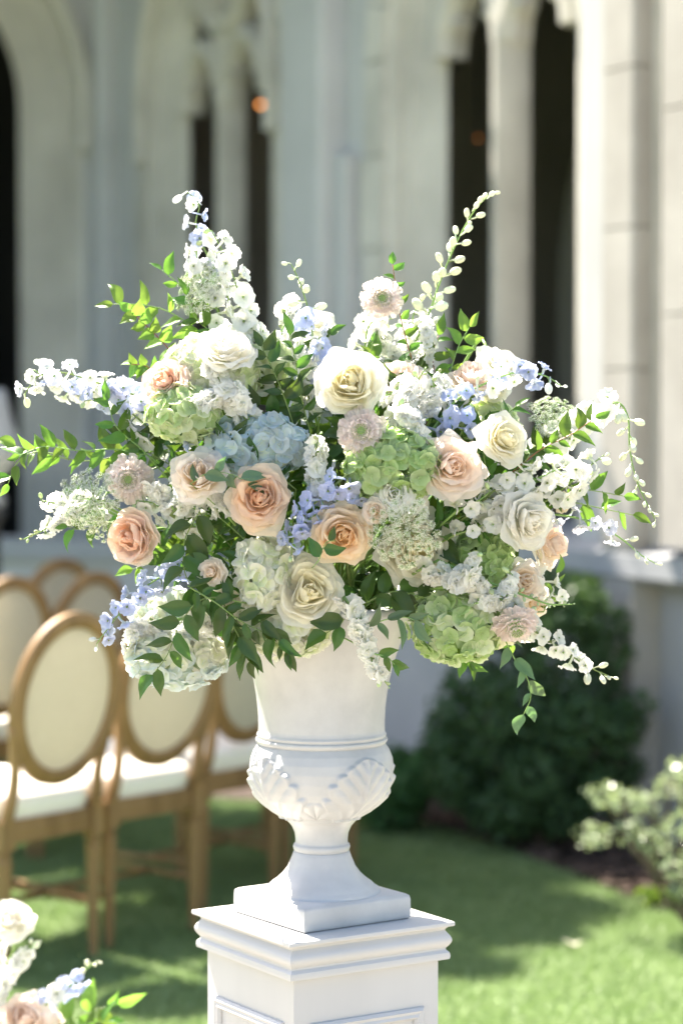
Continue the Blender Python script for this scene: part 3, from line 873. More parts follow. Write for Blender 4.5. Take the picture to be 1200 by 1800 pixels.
urn = empty('urn', (CX, CY, Z_PED), 'white painted classical stone urn with acanthus relief, holding the bouquet', 'urn')
ZU = lambda y: P(565, y, CY).z
SC = CY / F_PX
pz = .0435   # plinth height
b = MB()
hwp = .109
ringsq = []
def plinth_prof():
    return [(hwp - .004, 0.0005), (hwp - .001, .003), (hwp, .008), (hwp - .0005, pz - .009), (hwp - .002, pz - .003), (hwp - .007, pz)]
put('plinth', square_sweep(plinth_prof(), 1.0).mesh('plinth', [M_['urn']], autosmooth=50), urn, Matrix.Translation((CX, CY, Z_PED)) @ Matrix.Rotation(math.radians(34.8), 4, 'Z'))
prof_px = [(102, 1577), (105.5, 1568.5), (104, 1562), (96, 1557), (90, 1551), (80, 1544), (69, 1534), (60, 1522), (54, 1508), (49.5, 1495.5), (47.5, 1494.5), (49.5, 1491), (50.5, 1487), (49.5, 1483), (46.5, 1481),
           (46, 1474), (47.5, 1462), (53, 1450), (62, 1440), (73, 1434), (74, 1430), (84, 1424), (101, 1411), (114, 1397), (122, 1382), (127, 1364), (128.5, 1347), (126.5, 1331), (121, 1317), (114, 1307),
           (112.5, 1305), (115.5, 1302), (116.5, 1299), (115.5, 1296), (112.5, 1294.5), (113.5, 1292), (114.5, 1290), (113.5, 1287.5), (111.5, 1285),
           (111.5, 1268), (112.5, 1245), (115, 1222), (119, 1198), (125, 1172), (133, 1147), (143, 1122), (154, 1099), (164, 1083), (169, 1076), (170.5, 1069), (169, 1063), (164, 1061), (158, 1064), (150, 1080), (135, 1110), (120, 1150), (100, 1200), (0, 1210)]
pts = [V((r * SC, 0, ZU(y))) for r, y in prof_px]
# densify belly for relief
dense = []
for i in range(len(pts) - 1):
    seg = 7 if 18 <= i <= 29 else 2
    for k in range(seg): dense.append(pts[i].lerp(pts[i + 1], k / seg))
dense.append(pts[-1])
# smooth belly polyline
zb0, zb1 = ZU(1432), ZU(1312)
def relief(th, z):
    """acanthus leaves: four big fans at +-40 deg etc, with small palmettes between"""
    v = (z - zb0) / (zb1 - zb0)
    if v <= -.02 or v >= 1.05: return 0.0
    best = 0.0
    for k in range(4):
        c = math.radians(-90 + 39 + 90 * k)
        d = (th - c + PI) % (2 * PI) - PI
        u = d * .125 / (zb1 - zb0) * (0.62 + .38 * min(1, max(0, v)))
        # curving fan: polar about a base point
        x, y = u, v + .06
        xx = abs(x)
        if 0 < y < 1.04 and xx < .7:
            sl = y - 1.05 * xx ** .78
            w0_ = .56 * max(0.0, math.sin(PI * min(1, y * .93 + .07))) ** .55
            cr = abs(math.cos(PI * 4.2 * sl))
            lim = w0_ * (.84 + .16 * cr)
            if xx < lim:
                e = min(1, (lim - xx) / .06)
                spine = math.exp(-(xx / .035) ** 2)
                best = max(best, e * (.22 + .62 * cr ** 1.1 * (.5 + .5 * min(1, xx * 4)) + .55 * spine + .25 * math.exp(-((lim - xx - .05) / .05) ** 2)))
        c2 = math.radians(-90 - 6 + 90 * k)
        d = (th - c2 + PI) % (2 * PI) - PI
        u = d * .10 / (zb1 - zb0); y = v - .02
        ph = math.atan2(u, y + 1e-6); r = math.hypot(u, y)
        if abs(ph) < 1.5 and r < .30:
            e = min(1, (.30 - r) / .05)
            best = max(best, e * (.3 + .5 * abs(math.sin(ph * 4))))
    return best
nseg = 420
def urnfn(u, v):
    p = dense[round(v * (len(dense) - 1))]
    th = u * 2 * PI
    r = p.x - .0012 + (.0072 * relief(th, p.z) if .05 < p.x else 0) if zb0 - .003 < p.z < zb1 + .006 and round(v * (len(dense) - 1)) < len(dense) - 30 else p.x
    return V((CX + r * math.cos(th), CY + r * math.sin(th), p.z))
put('bowl', MB().grid(urnfn, nseg, len(dense) - 1, closeu=True).mesh('bowl', [M_['urn']], autosmooth=60), urn)

# ================================================================== FLOWERS
MOUTH = V((CX, CY, 1.13))
def DD(px, py):
    q = ((px - 600) / 480) ** 2 + ((py - 840) / 380) ** 2
    d = 4.10 - .24 * math.sqrt(max(0, 1 - q))
    if py > 1040 and 430 < px < 740: d = min(d, 3.915)
    return d
def PP(px, py, d=None): return P(px, py, DD(px, py) if d is None else d)

STEM_MESH_R = .0022
def stem_to(root, head, back, r=.0022, mat=None, seed=0, target=None):
    """stem from the mouth of the urn to the back of a flower head"""
    rr = random.Random(seed)
    s = (target or MOUTH) + V((rr.uniform(-.07, .07), rr.uniform(-.06, .06), rr.uniform(-.03, .03)))
    L = (head - s).length
    m1 = head + back * min(.09, L * .35)
    m0 = s.lerp(m1, .5) + V((rr.uniform(-.01, .01), .02, rr.uniform(0, .02)))
    put('stem', MB().tube(catmull([s, m0, m1, head], 5), r * 1.2, r, 6).mesh('stem', [mat or GREEN]), root)

import mathutils.noise as mnoise
# ---- roses -------------------------------------------------------
def rose_petals(seed, n=26, point=.6, quarter=.0, openn=1.0, ruffle=.04, deep=1.0):
    r = random.Random(seed); out = []
    ph0 = r.random() * 6.28
    off = V((r.uniform(-50, 50), r.uniform(-50, 50), r.uniform(-50, 50))); off2 = off * 2.3
    for k in range(n):
        a = k / (n - 1)
        phi = ph0 + k * 2.39996 + r.uniform(-.12, .12)
        rim = ((1 - a) ** .8 * .92 + .06) * (openn if a < .4 else 1)
        rim *= 1 + r.uniform(-.06, .06)
        hw = .78 + .50 * a
        zr = -.30 * (1 - a) ** 1.8 + .30 * min(1, a * 1.6) * deep
        if quarter and a > .4:
            phi += r.uniform(-.7, .7) * quarter; rim *= 1 + r.uniform(-.3, .35) * quarter; zr += r.uniform(-.07, .07) * quarter
        zb = -.88 + .45 * a
        refl = (1 - a) ** .6 * r.uniform(.7, 1.3)
        close = max(0, (a - .55) / .45)
        pt = point * r.uniform(.5, 1.3) * (1 - a) ** .5
        w1, w2, p1, p2 = r.uniform(2, 4.5), r.uniform(5, 10), r.random() * 6, r.random() * 6
        lean = r.uniform(-.17, .14)
        skew = r.uniform(-.2, .2)
        tipc = r.uniform(.0, .22) * (1 - a)
        def fn(u, v, a=a, phi=phi, rim=rim, hw=hw, zr=zr, zb=zb, refl=refl, close=close, pt=pt, w1=w1, w2=w2, p1=p1, p2=p2, lean=lean, skew=skew, tipc=tipc):
            s = u * 2 - 1
            t = v * (1 - (.22 + .12 * min(1, pt)) * abs(s) ** 2.4 * (1 - .3 * a)) + pt * .19 * max(0, 1 - abs(s - skew) * 1.5) ** 2 * v ** 4 - pt * .05 * abs(s) * v ** 3
            rt = rim * (1 - max(0, 1 - t) ** (1.7 + 1.6 * a))
            if t > 1: rt += (t - 1) * rim * .9
            zt = zb + (zr - zb) * t ** (1.15 - .2 * a)
            q = max(0, t - .68) / .32
            rt += refl * (.13 + .05 * a) * q ** 1.3; zt -= refl * (.15 + .03 * a) * q ** 2.4
            zt += (tipc * .4) * max(0, t - .9) * 10 * .1
            rt *= 1 - close * .75 * q ** 1.3
            zt += lean * t * t
            wdt = .38 + .62 * math.sin(PI * .5 * min(1, t * 1.35))
            an = s * hw * wdt
            edge = abs(s) ** 4
            rt *= 1 + .06 * edge * (1 - a) - .08 * edge * a
            rt += ruffle * (math.sin(w1 * s + p1) + .5 * math.sin(w2 * s + p2)) * t ** 3 * (1 - .5 * a)
            zt += ruffle * 1.2 * math.sin(w2 * s * .8 + p1) * t ** 3 - .06 * edge * t * (1 - a) * refl
            zt -= .035 * math.exp(-(s * 4) ** 2) * t * (1 - .5 * a)
            rad = rt * math.cos(an * .80); lat = rt * math.sin(an) * 1.08
            c, s_ = math.cos(phi), math.sin(phi)
            p_ = V((rad * c - lat * s_, rad * s_ + lat * c, zt))
            g_ = min(1, t * 1.3)
            return p_ + mnoise.noise_vector(p_ * 1.5 + off) * .15 * g_ + mnoise.noise_vector(p_ * 4.5 + off2) * .035 * g_ * g_
        out.append((a, fn))
    return out

def rose(label, px, py, diam, pal, face=(0, .2), n=26, seed=None, d=None, point=.6, quarter=0, openn=1.0, ruffle=.042, group='roses in the arrangement', target=None, cat='rose', name='rose', deep=1.0, roll=None):
    seed = seed if seed is not None else int(px * 7 + py)
    d = DD(px, py) - .012 if d is None else d
    c = P(px, py, d); R = diam * .5 * d / F_PX * .93
    z = V((face[0] * 1.5, -1, face[1] * 1.4)).normalized()
    M = Matrix.Translation(c - z * R * .05) @ frame(z) @ Matrix.Scale(R, 4)
    t0 = (target or MOUTH)
    root = empty(name, t0, label, cat, group)
    for a, fn in rose_petals(seed, int(n * 1.3), point, quarter, openn, ruffle, deep):
        me = MB().grid(fn, 13, 10, a=a).mesh('petal', [PM[pal]], attrs=True)
        put('petal', me, root, M)
    b = MB(); b.ball((0, 0, -.92), (.16, .16, .14), 8, 5)
    for i in range(5):
        an = i * 2 * PI / 5
        b.grid(lambda u, v: V(((.14 + .42 * v) * math.cos(an) - (u - .5) * .22 * (1 - v) * math.sin(an), (.14 + .42 * v) * math.sin(an) + (u - .5) * .22 * (1 - v) * math.cos(an), -.93 - .1 * v)), 2, 4)
    put('calyx', b.mesh('calyx', [GREEN]), root, M)
    stem_to(root, c - z * R * .95, -z, .0025, seed=seed, target=target)
    return root

G_R = 'roses in the arrangement'
rose('pink rose above the lavender spray, facing up toward the left', 283, 668, 92, 'pink', (-.35, .25), 28, point=.5, quarter=.3)
rose('ivory rose high on the left half, seen from below its open rim', 400, 600, 108, 'ivory', (.1, .9), 26, point=.3)
rose('large ivory garden rose at the top centre with yellow folded heart', 613, 668, 126, 'cream', (-.05, .15), 34, point=.2, quarter=.8, ruffle=.045)
rose('pale cream rose just right of the large garden rose, half hidden by white stock', 705, 655, 98, 'bisque', (.1, .7), 26, point=.2, d=4.0)
rose('blush rose seen from the side behind the lavender spray', 832, 655, 88, 'blush', (.3, 1.3), 26, point=.5, d=4.02)
rose('ivory rose behind the lavender spray at the upper right', 882, 632, 82, 'ivory', (.35, .6), 24, d=4.08)
rose('ivory rose with drooping petals under the lavender spray', 868, 690, 80, 'ivory', (.2, -.7), 22, d=4.06)
rose('blush rose with pointed petals right of the green hydrangea', 797, 818, 112, 'blush', (.12, .12), 28, point=1.1)
rose('ivory rose with yellow folds under the right lace flower', 892, 768, 98, 'cream', (.35, .25), 26, quarter=.5)
rose('dusty peach rose with brown spiral heart and pointed petals', 456, 872, 118, 'dusty', (.0, .15), 30, point=.75, deep=.7)
rose('warm peach rose crossed by two dark leaves', 604, 942, 112, 'peach', (.1, -.05), 30, point=.4, quarter=.75, ruffle=.05)
rose('ruffled coral peach garden rose at the far left of the bouquet', 224, 946, 104, 'pink', (-.35, -.05), 34, point=.1, quarter=1.0, ruffle=.06)
rose('cream rose with golden heart at the bottom centre over the urn rim', 545, 1038, 124, 'cream', (.05, .1), 32, point=.5, quarter=.7, ruffle=.045)
rose('large cream rose behind the central lace flower', 736, 968, 142, 'cream', (.15, -.05), 28, point=.9, d=3.95)
rose('tall oval ivory rose at the right side of the bouquet', 938, 918, 112, 'ivory', (.45, -.1), 28, point=.6)
rose('peach rose in profile behind the tall ivory rose', 980, 955, 92, 'blush', (1.1, .1), 24, point=.2, d=4.03)
rose('small cream rose with amber heart under the tall ivory rose', 924, 1022, 78, 'bisque', (.2, .0), 24, quarter=.5, d=3.99)
rose('creamy ruffled rose beside the white stock at lower right', 948, 1060, 70, 'bisque', (.6, -.2), 20, d=4.03)
rose('cream rose hanging face down below the green hydrangea', 884, 1128, 84, 'cream', (.15, -1.6), 22, d=3.98, point=.2)
rose('frilled blush white lisianthus below the pink rose', 346, 828, 104, 'bisque', (-.1, .4), 24, ruffle=.09, quarter=.5, cat='lisianthus', name='lisianthus', group=None)
rose('white spray rose above the central lace flower', 694, 866, 72, 'white', (.05, .15), 24, point=.2)
rose('second white spray rose, paler and further right in the cluster', 738, 868, 66, 'white', (.5, .1), 20, point=.1, d=3.93)
rose('little cream spray rose, lowest of its cluster, beside the peach rose', 657, 898, 50, 'bisque', (-.1, .1), 20, point=.1)
rose('small pearly spray rose among the dark leaves at lower left', 369, 1006, 54, 'bisque', (-.2, .1), 20, point=.1)
rose('ivory rose behind the dark trailing leaves at lower left', 392, 1062, 96, 'ivory', (-.3, -.1), 24, d=3.97)
rose('small peach bud rose tucked under the white larkspur on the right', 992, 880, 40, 'peach', (.6, .2), 16, d=4.02)
rose('cream rose partly hidden below the pale green hydrangea', 560, 562, 60, 'ivory', (.0, .5), 18, d=4.15)

# ---- hydrangeas ----------------------------------------------------
def floret_mesh(seed, mat, size=.0125):
    r = random.Random(seed); b = MB()
    for k in range(4):
        ph = k * PI / 2 + r.uniform(-.12, .12); tilt = r.uniform(-.05, .35); s_ = size * r.uniform(.9, 1.12); tw = r.uniform(-.25, .25)
        def fn(u, v):
            s = u * 2 - 1
            L = v * 1.0
            w = math.sin(PI * min(1, .10 + .80 * v ** .9)) ** .55 * .74
            x = L; y = s * w; z = tilt * L * L * .9 + .18 * s * s * v - .25 * max(0, L - .7) + tw * s * v * .5
            c, sn = math.cos(ph), math.sin(ph)
            return V(((x * c - y * sn) * s_, (x * sn + y * c) * s_, z * s_ + .0002 * k))
        b.grid(fn, 4, 5, a=r.random())
    b.ball((0, 0, .0012), .0013, 5, 4, a=1.0)
    return b.mesh('floret', [mat], attrs=True)
HF = {}
def hydrangea(label, px, py, rx, ry, pal, d=None, face=(0, .2), seed=None, pal2=None, cond=None, dens=1.5, size=1.08):
    seed = seed if seed is not None else int(px + py * 3)
    r = random.Random(seed)
    d = DD(px, py) + .03 if d is None else d
    c = P(px, py, d); k = d / F_PX
    RX, RZ = rx * k, ry * k; RY = min(RX, RZ) * .8
    root = empty('hydrangea', MOUTH, label, 'hydrangea', 'hydrangea heads in the arrangement')
    area = rx * ry * PI * 2.6 / 330 * dens
    nt = int(area * 1.25)
    fdir = V((face[0], -1, face[1])).normalized()
    st = MB()
    for i in range(nt):
        z = 1 - 2 * (i + .5) / nt; q = math.sqrt(1 - z * z); a = i * 2.39996
        dv = V((q * math.cos(a), q * math.sin(a), z))
        if dv.dot(fdir) < -.25: continue
        dv = (dv + V((r.uniform(-.16, .16), r.uniform(-.16, .16), r.uniform(-.16, .16)))).normalized()
        sc_ = r.uniform(.90, 1.06)
        p = c + V((dv.x * RX, dv.y * RY, dv.z * RZ)) * sc_
        nrm = V((dv.x / RX, dv.y / RY, dv.z / RZ)).normalized()
        nrm = (nrm + V((r.uniform(-.45, .45), r.uniform(-.45, .45), r.uniform(-.45, .45)))).normalized()
        pp = pal
        if pal2 and cond(dv, r): pp = pal2
        key = (pp, r.randrange(5))
        if key not in HF: HF[key] = floret_mesh(hash(key[0]) % 97 * 0 + key[1] * 13 + 5, PM[pp])
        M = Matrix.Translation(p) @ frame(nrm, V((math.cos(r.random() * 6.3), math.sin(r.random() * 6.3), .3))) @ Matrix.Scale(size * r.uniform(.85, 1.15), 4)
        put('floret', HF[key], root, M)
        st.tube([c - fdir * RY * .6, c.lerp(p, .55), p - nrm * .001], .0011, .0006, 3, caps=False)
    put('branchlets', st.mesh('branchlets', [BUDG]), root)
    stem_to(root, c - fdir * RY * .6, -fdir, .0035, seed=seed)
    return root
hydrangea('sky blue hydrangea head in the centre left above the dusty peach rose', 455, 785, 84, 52, 'hy_blue', d=3.955, pal2='hy_ice', cond=lambda v, r: r.random() < .3)
hydrangea('fresh green hydrangea head in the centre under the pink scabiosa', 690, 818, 80, 62, 'hy_green')
hydrangea('large lime green hydrangea head hanging over the urn rim on the right', 800, 1100, 76, 62, 'hy_green', d=3.97, pal2='hy_pale', cond=lambda v, r: r.random() < .3, face=(.1, -.1))
hydrangea('white hydrangea head left of the golden hearted rose', 466, 1012, 50, 66, 'hy_white', pal2='hy_pale', cond=lambda v, r: r.random() < .12)
hydrangea('creamy hydrangea head directly beneath the golden hearted rose', 502, 1100, 84, 50, 'hy_white', d=3.95, pal2='hy_pale', cond=lambda v, r: r.random() < .1)
hydrangea('icy blue white hydrangea head, lowest on the left, over the chair tops', 312, 1155, 84, 52, 'hy_white', d=4.0, pal2='hy_ice', cond=lambda v, r: v.z < -.15 or r.random() < .15)
hydrangea('pale mint hydrangea head under the lavender spray at lower left', 300, 1085, 66, 46, 'hy_ice', d=4.06, pal2='hy_white', cond=lambda v, r: r.random() < .5)
hydrangea('white green hydrangea head under the high ivory rose', 372, 655, 84, 60, 'hy_pale', d=4.0, pal2='hy_white', cond=lambda v, r: r.random() < .55)
hydrangea('soft green hydrangea head beneath the pink rose', 322, 728, 62, 46, 'hy_pale', pal2='hy_green', cond=lambda v, r: r.random() < .3)
hydrangea('green hydrangea head deep behind the white stock at lower right', 842, 982, 56, 46, 'hy_green', d=4.0)
hydrangea('pale green hydrangea head behind the blush rose at upper right', 850, 752, 60, 42, 'hy_pale', d=4.08)
hydrangea('small light green hydrangea head right of the high ivory rose', 462, 640, 44, 40, 'hy_pale', d=4.03)

# ---- spikes --------------------------------------------------------
def bell_mesh(name, seed, mat, size=.0165, spur=.9, openn=.98, petals=5):
    """larkspur / delphinium floret: origin on the stem, +Z outward; slots 0 petal, 1 green"""
    r = random.Random(seed); b = MB()
    ped = .014 * r.uniform(.8, 1.2)
    b.tube(catmull([V((0, 0, 0)), V((.002, 0, ped * .5)), V((0, 0, ped))], 3), .0007, .0009, 5, mi=1)
    z0 = ped
    for ring in range(2):
        for k in range(petals if ring == 0 else 3):
            ph = (k + .5 * ring) * 2 * PI / (petals if ring == 0 else 3) + r.uniform(-.15, .15)
            s_ = size * (1 if ring == 0 else .62) * r.uniform(.88, 1.12); op = openn * r.uniform(.8, 1.15) * (1 if ring == 0 else .5)
            rf = r.random() * 6
            def fn(u, v):
                s = u * 2 - 1
                w = math.sin(PI * min(1, .12 + .80 * v)) ** .65 * .60
                ang = op * (.35 + .9 * v)
                x = v * math.sin(ang) * 1.0 + .03; z = v * math.cos(ang) * .85
                y = s * w; z += .16 * s * s * v + .05 * math.sin(5 * s + rf) * v
                c, sn = math.cos(ph), math.sin(ph)
                return V(((x * c - y * sn) * s_, (x * sn + y * c) * s_, z0 + z * s_))
            b.grid(fn, 4, 5, a=ring * .7 + r.random() * .3)
    if spur:
        b.tube(catmull([V((0, 0, z0 + size * .15)), V((size * .25, 0, z0 - size * .5)), V((size * .35, 0, z0 - size * 1.25 * spur)), V((size * .1, 0, z0 - size * 1.6 * spur))], 3), size * .16, size * .05, 5)
    b.ball((0, 0, z0 + size * .3), size * .12, 5, 4, mi=1)
    return b.mesh(name, [mat, GREEN], attrs=True)
def stock_mesh(name, seed, mat, size=.0165):
    r = random.Random(seed); b = MB()
    b.tube([(0, 0, 0), (0, 0, .009)], .0016, .0022, 5, mi=1)
    for k in range(13):
        ring = 0 if k < 5 else (1 if k < 9 else 2)
        ph = k * 2.39996 + r.uniform(-.3, .3); s_ = size * (1, .82, .55)[ring] * r.uniform(.85, 1.12)
        op = (1.35, .85, .35)[ring] * r.uniform(.8, 1.15); p1 = r.random() * 6; p2 = r.random() * 6
        def fn(u, v):
            s = u * 2 - 1
            w = (.16 + .55 * v ** .7)
            x = v * math.sin(op) ; z = v * math.cos(op) * .9
            y = s * w
            rf = .13 * v ** 2 * (math.sin(6 * s + p1) + .6 * math.sin(11 * s + p2))
            t_ = -.14 * s * s * v
            c, sn = math.cos(ph), math.sin(ph)
            x2 = x + t_ * math.sin(op) - rf * math.cos(op); z2 = z + rf * math.sin(op) + t_ * math.cos(op)
            return V(((x2 * c - y * sn) * s_, (x2 * sn + y * c) * s_, .008 + z2 * s_))
        b.grid(fn, 6, 4, a=r.random())
    return b.mesh(name, [mat, GREEN], attrs=True)
def bud_mesh(name, seed, mat, L=.0095, ped=.008, spur=False):
    r = random.Random(seed); b = MB()
    b.tube(catmull([V((0, 0, 0)), V((.0015, 0, ped * .6)), V((.0005, 0, ped))], 3), .0006, .0008, 5, mi=1)
    b.ball((0, 0, ped + L * .5), (L * .36, L * .33, L * .56), 8, 6)
    if spur: b.tube([(0, 0, ped + L * .3), (.003, 0, ped - L * .2), (.0035, 0, ped - L * .7)], L * .13, L * .05, 5)
    return b.mesh(name, [mat, GREEN])
BELL = {c: [bell_mesh('floret', i * 7 + 1, PM[c]) for i in range(5)] for c in ('fl_white', 'fl_lav', 'fl_palelav')}
STK = [stock_mesh('floret', i * 5 + 2, PM['fl_white']) for i in range(6)]
BUD = {'green': [bud_mesh('bud', i, BUDG, .010, .006) for i in range(3)],
       'white': [bud_mesh('bud', i, BUDW, .0165, .012, True) for i in range(3)],
       'lav': [bud_mesh('bud', i, PM['fl_lav'], .015, .011, True) for i in range(2)]}
def path3(pts, dd=None):
    out = []
    for p in pts:
        out.append(PP(p[0], p[1], p[2] if len(p) > 2 else dd))
    return out
def along(pts, s):
    """point and tangent at arc fraction s"""
    L = [0]
    for a, b in zip(pts, pts[1:]): L.append(L[-1] + (b - a).length)
    t = s * L[-1]
    for i in range(len(pts) - 1):
        if L[i + 1] >= t or i == len(pts) - 2:
            f = (t - L[i]) / max(1e-9, L[i + 1] - L[i])
            return pts[i].lerp(pts[i + 1], f), (pts[i + 1] - pts[i]).normalized()
def plen(pts): return sum((b - a).length for a, b in zip(pts, pts[1:]))
def spike(name, label, cat, group, pts, kinds, step=.014, out=.0, size=1.0, tip='green', tipfrac=.25, dd=None, seed=None, r0=.0026, droop=.25, front=.35, fwd=.35, start=0.0, join=True, target=None, stemmat=None):
    """kinds(s, r) -> mesh for a floret at arc fraction s; pts in photo pixels base to tip"""
    seed = seed if seed is not None else int(pts[0][0] * 3 + pts[-1][1])
    r = random.Random(seed)
    p3 = catmull(path3(pts, dd), 8)
    root = empty(name, target or MOUTH, label, cat, group)
    full = p3
    if join:
        s0 = (target or MOUTH) + V((r.uniform(-.07, .07), r.uniform(-.04, .06), r.uniform(-.02, .03)))
        mid = s0.lerp(p3[0], .55) + V((0, .02, .01))
        full = catmull([s0, mid, p3[0]], 5)[:-1] + p3
    put('stem', MB().tube(full, r0, r0 * .35, 6).mesh('stem', [stemmat or GREEN]), root)
    L = plen(p3); n = int(L / step)
    for i in range(n + 1):
        s = start + (1 - start) * i / max(1, n)
        p, t = along(p3, s)
        a = i * 2.39996 + r.uniform(-.3, .3)
        x = t.orthogonal().normalized(); y = t.cross(x)
        o = x * math.cos(a) + y * math.sin(a)
        if o.y > .35 and r.random() < front: o = V((o.x, -o.y, o.z))
        tipness = max(0, (s - (1 - tipfrac)) / tipfrac) if tipfrac else 0
        o = (o + t * (fwd + .8 * tipness) + V((0, -.15, -droop))).normalized()
        if tipness > 0 or s > .985:
            me = r.choice(BUD[tip]); sc = size * (1.15 - .7 * tipness) * r.uniform(.85, 1.15); nm = 'bud'
        else:
            me = kinds(s, r); sc = size * r.uniform(.85, 1.15) * (1.05 - .25 * s); nm = 'floret'
        put(nm, me, root, Matrix.Translation(p) @ frame(o, V((r.uniform(-1, 1), r.uniform(-1, 1), r.uniform(-1, 1)))) @ Matrix.Scale(sc, 4))
    return root
W_ = lambda s, r: r.choice(BELL['fl_white'])
LV = lambda s, r: r.choice(BELL['fl_lav'])
PL = lambda s, r: r.choice(BELL['fl_palelav'])
MIX = lambda f: (lambda s, r: r.choice(BELL['fl_lav' if r.random() < f(s) else ('fl_palelav' if r.random() < .5 else 'fl_white')]))
ST = lambda s, r: r.choice(STK)
GD = 'delphinium and larkspur spikes'; GS = 'white stock stems'
def larkspur(label, pts, kinds=W_, **k): return spike('larkspur', label, 'larkspur', GD, pts, kinds, **k)
def delph(label, pts, kinds=LV, **k): return spike('delphinium', label, 'delphinium', GD, pts, kinds, **k)
def stock(label, pts, step=.0085, **k):
    k.setdefault('tipfrac', .12); k.setdefault('droop', .1)
    return spike('stock', label, 'stock flower', GS, pts, ST, step=step, r0=.0032, **k)

larkspur('tall white larkspur spike at the upper left', [(470, 720), (455, 620), (425, 530), (400, 460), (372, 405)], size=1.15, step=.0125, tipfrac=.0, dd=4.03)
delph('lavender tipped spike crowning the upper left, above the white blooms', [(400, 520), (365, 450), (345, 395), (350, 360), (330, 338)], MIX(lambda s: .75 if s > .5 else .1), size=.95, step=.014, tip='lav', tipfrac=.0, dd=4.08)
delph('long arching white and lavender spike reaching far left', [(290, 715), (230, 692), (170, 672), (110, 655), (70, 660), (45, 690)], MIX(lambda s: .35 if s < .6 else .15), size=1.1, step=.0115, tip='white', tipfrac=.0, dd=4.05, droop=.4)
delph('short lavender spray dipping left of the pink rose', [(270, 760), (230, 725), (190, 700), (150, 705)], MIX(lambda s: .6), step=.017, tipfrac=0, dd=4.04, droop=.5)
larkspur('tall arching green white larkspur spike, mostly in bud, at upper right', [(690, 700), (720, 620), (750, 560), (775, 490), (805, 420), (835, 368), (862, 340)], W_, size=1.4, step=.0105, tip='white', tipfrac=.72, dd=4.1, fwd=.6)
larkspur('loose white larkspur rising behind the upper right larkspur', [(720, 680), (735, 610), (725, 560), (745, 520)], W_, size=1.05, step=.012, tip='white', tipfrac=.2, dd=4.12)
delph('lavender blue spray crossing in front of the upper right roses', [(760, 755), (800, 705), (850, 675), (905, 655), (955, 660), (985, 678)], MIX(lambda s: .85), size=1.05, step=.013, tip='lav', tipfrac=.12, dd=3.97, droop=.05)
delph('lavender blue spray in the very centre between the two peach roses', [(615, 830), (580, 860), (548, 890), (520, 925), (500, 955)], LV, size=1.05, step=.0105, tip='lav', tipfrac=.0, dd=3.88, start=.05)
delph('short lavender sprig hanging left of the centre spray', [(560, 900), (520, 935), (512, 975)], LV, size=.9, step=.015, tipfrac=0, dd=3.875, droop=.6)
delph('lavender spray at lower left over the nearest chair', [(345, 990), (290, 1010), (240, 1045), (205, 1085), (170, 1132)], LV, size=1.05, step=.0125, tip='lav', tipfrac=.1, dd=3.98)
delph('slender green stem with lilac bells at top centre', [(552, 720), (553, 640), (545, 560), (528, 500), (512, 465)], MIX(lambda s: .6), size=1.25, step=.0125, tip='white', tipfrac=.35, dd=4.02, droop=.5)
larkspur('long budded larkspur curving over and down at the far right', [(950, 800), (1010, 745), (1050, 722), (1085, 708), (1103, 735), (1106, 790), (1120, 850), (1150, 912)], W_, size=1.2, step=.0125, tip='white', tipfrac=.62, dd=4.05, droop=.1)
larkspur('thin lilac white larkspur trailing to the far right edge', [(930, 900), (1000, 908), (1050, 922), (1095, 950), (1125, 975), (1150, 990)], lambda s, r: r.choice(BELL['fl_palelav']), size=.95, step=.0195, tip='white', tipfrac=.35, dd=4.03)
larkspur('white larkspur above the tall ivory rose on the right', [(860, 890), (910, 862), (950, 838), (1000, 820), (1020, 835)], W_, size=1.15, step=.0105, tipfrac=0, dd=3.96)
larkspur('white larkspur tail pointing down right below the bouquet', [(890, 1075), (940, 1110), (985, 1140), (1030, 1170), (1072, 1190)], W_, size=1.05, step=.0105, tip='white', tipfrac=.25, dd=4.0)
larkspur('white larkspur hanging beside the frilled lisianthus', [(300, 850), (340, 855), (372, 880), (350, 925)], W_, size=1.0, step=.0115, tipfrac=0, dd=3.95)
larkspur('white larkspur sprays between scabiosa and coral rose', [(350, 930), (310, 910), (270, 885), (240, 880)], W_, size=1.0, step=.0105, tipfrac=0, dd=3.98)
larkspur('white flower sprig standing alone in the dark leaves right of centre', [(800, 900), (840, 880), (860, 865)], W_, size=1.0, step=.02, tipfrac=0, dd=3.93)
larkspur('single white bloom in the shade right of the large cream rose', [(800, 940), (830, 930), (850, 922)], W_, size=.9, step=.022, tipfrac=0, dd=3.94)
delph('blue floret sprig below the pink rose', [(350, 800), (345, 780), (330, 755)], LV, step=.016, tipfrac=0, dd=3.95)
delph('small blue delphinium cluster under the lavender spray on the right', [(800, 790), (812, 755), (830, 715)], LV, step=.017, tipfrac=0, dd=3.98)
delph('small lavender sprig left of the white spray roses', [(600, 880), (622, 872), (648, 872)], LV, step=.013, size=.9, tipfrac=0, dd=3.89)
stock('dense white stock in the centre above the lavender spray', [(590, 880), (560, 850), (555, 805), (560, 765)], size=1.05, dd=3.90, tip='green')
stock('white stock right of the large garden rose', [(690, 790), (700, 735), (722, 690), (745, 650)], size=1.1, dd=3.93, tipfrac=.15)
stock('white stock hanging in front of the urn', [(605, 1050), (625, 1085), (640, 1130), (660, 1175), (682, 1205)], size=1.0, dd=3.89, tipfrac=.16, droop=.3)
stock('white stock stretching right on a thick green stem', [(740, 1000), (800, 1015), (860, 1030)], size=1.1, dd=3.93, tipfrac=0, step=.0105)
stock('budded green stock tip poking out to the right over the bush', [(770, 985), (850, 1020), (930, 1050), (965, 1062), (1005, 1062)], size=.8, dd=3.95, tipfrac=.45, step=.016, start=.5)
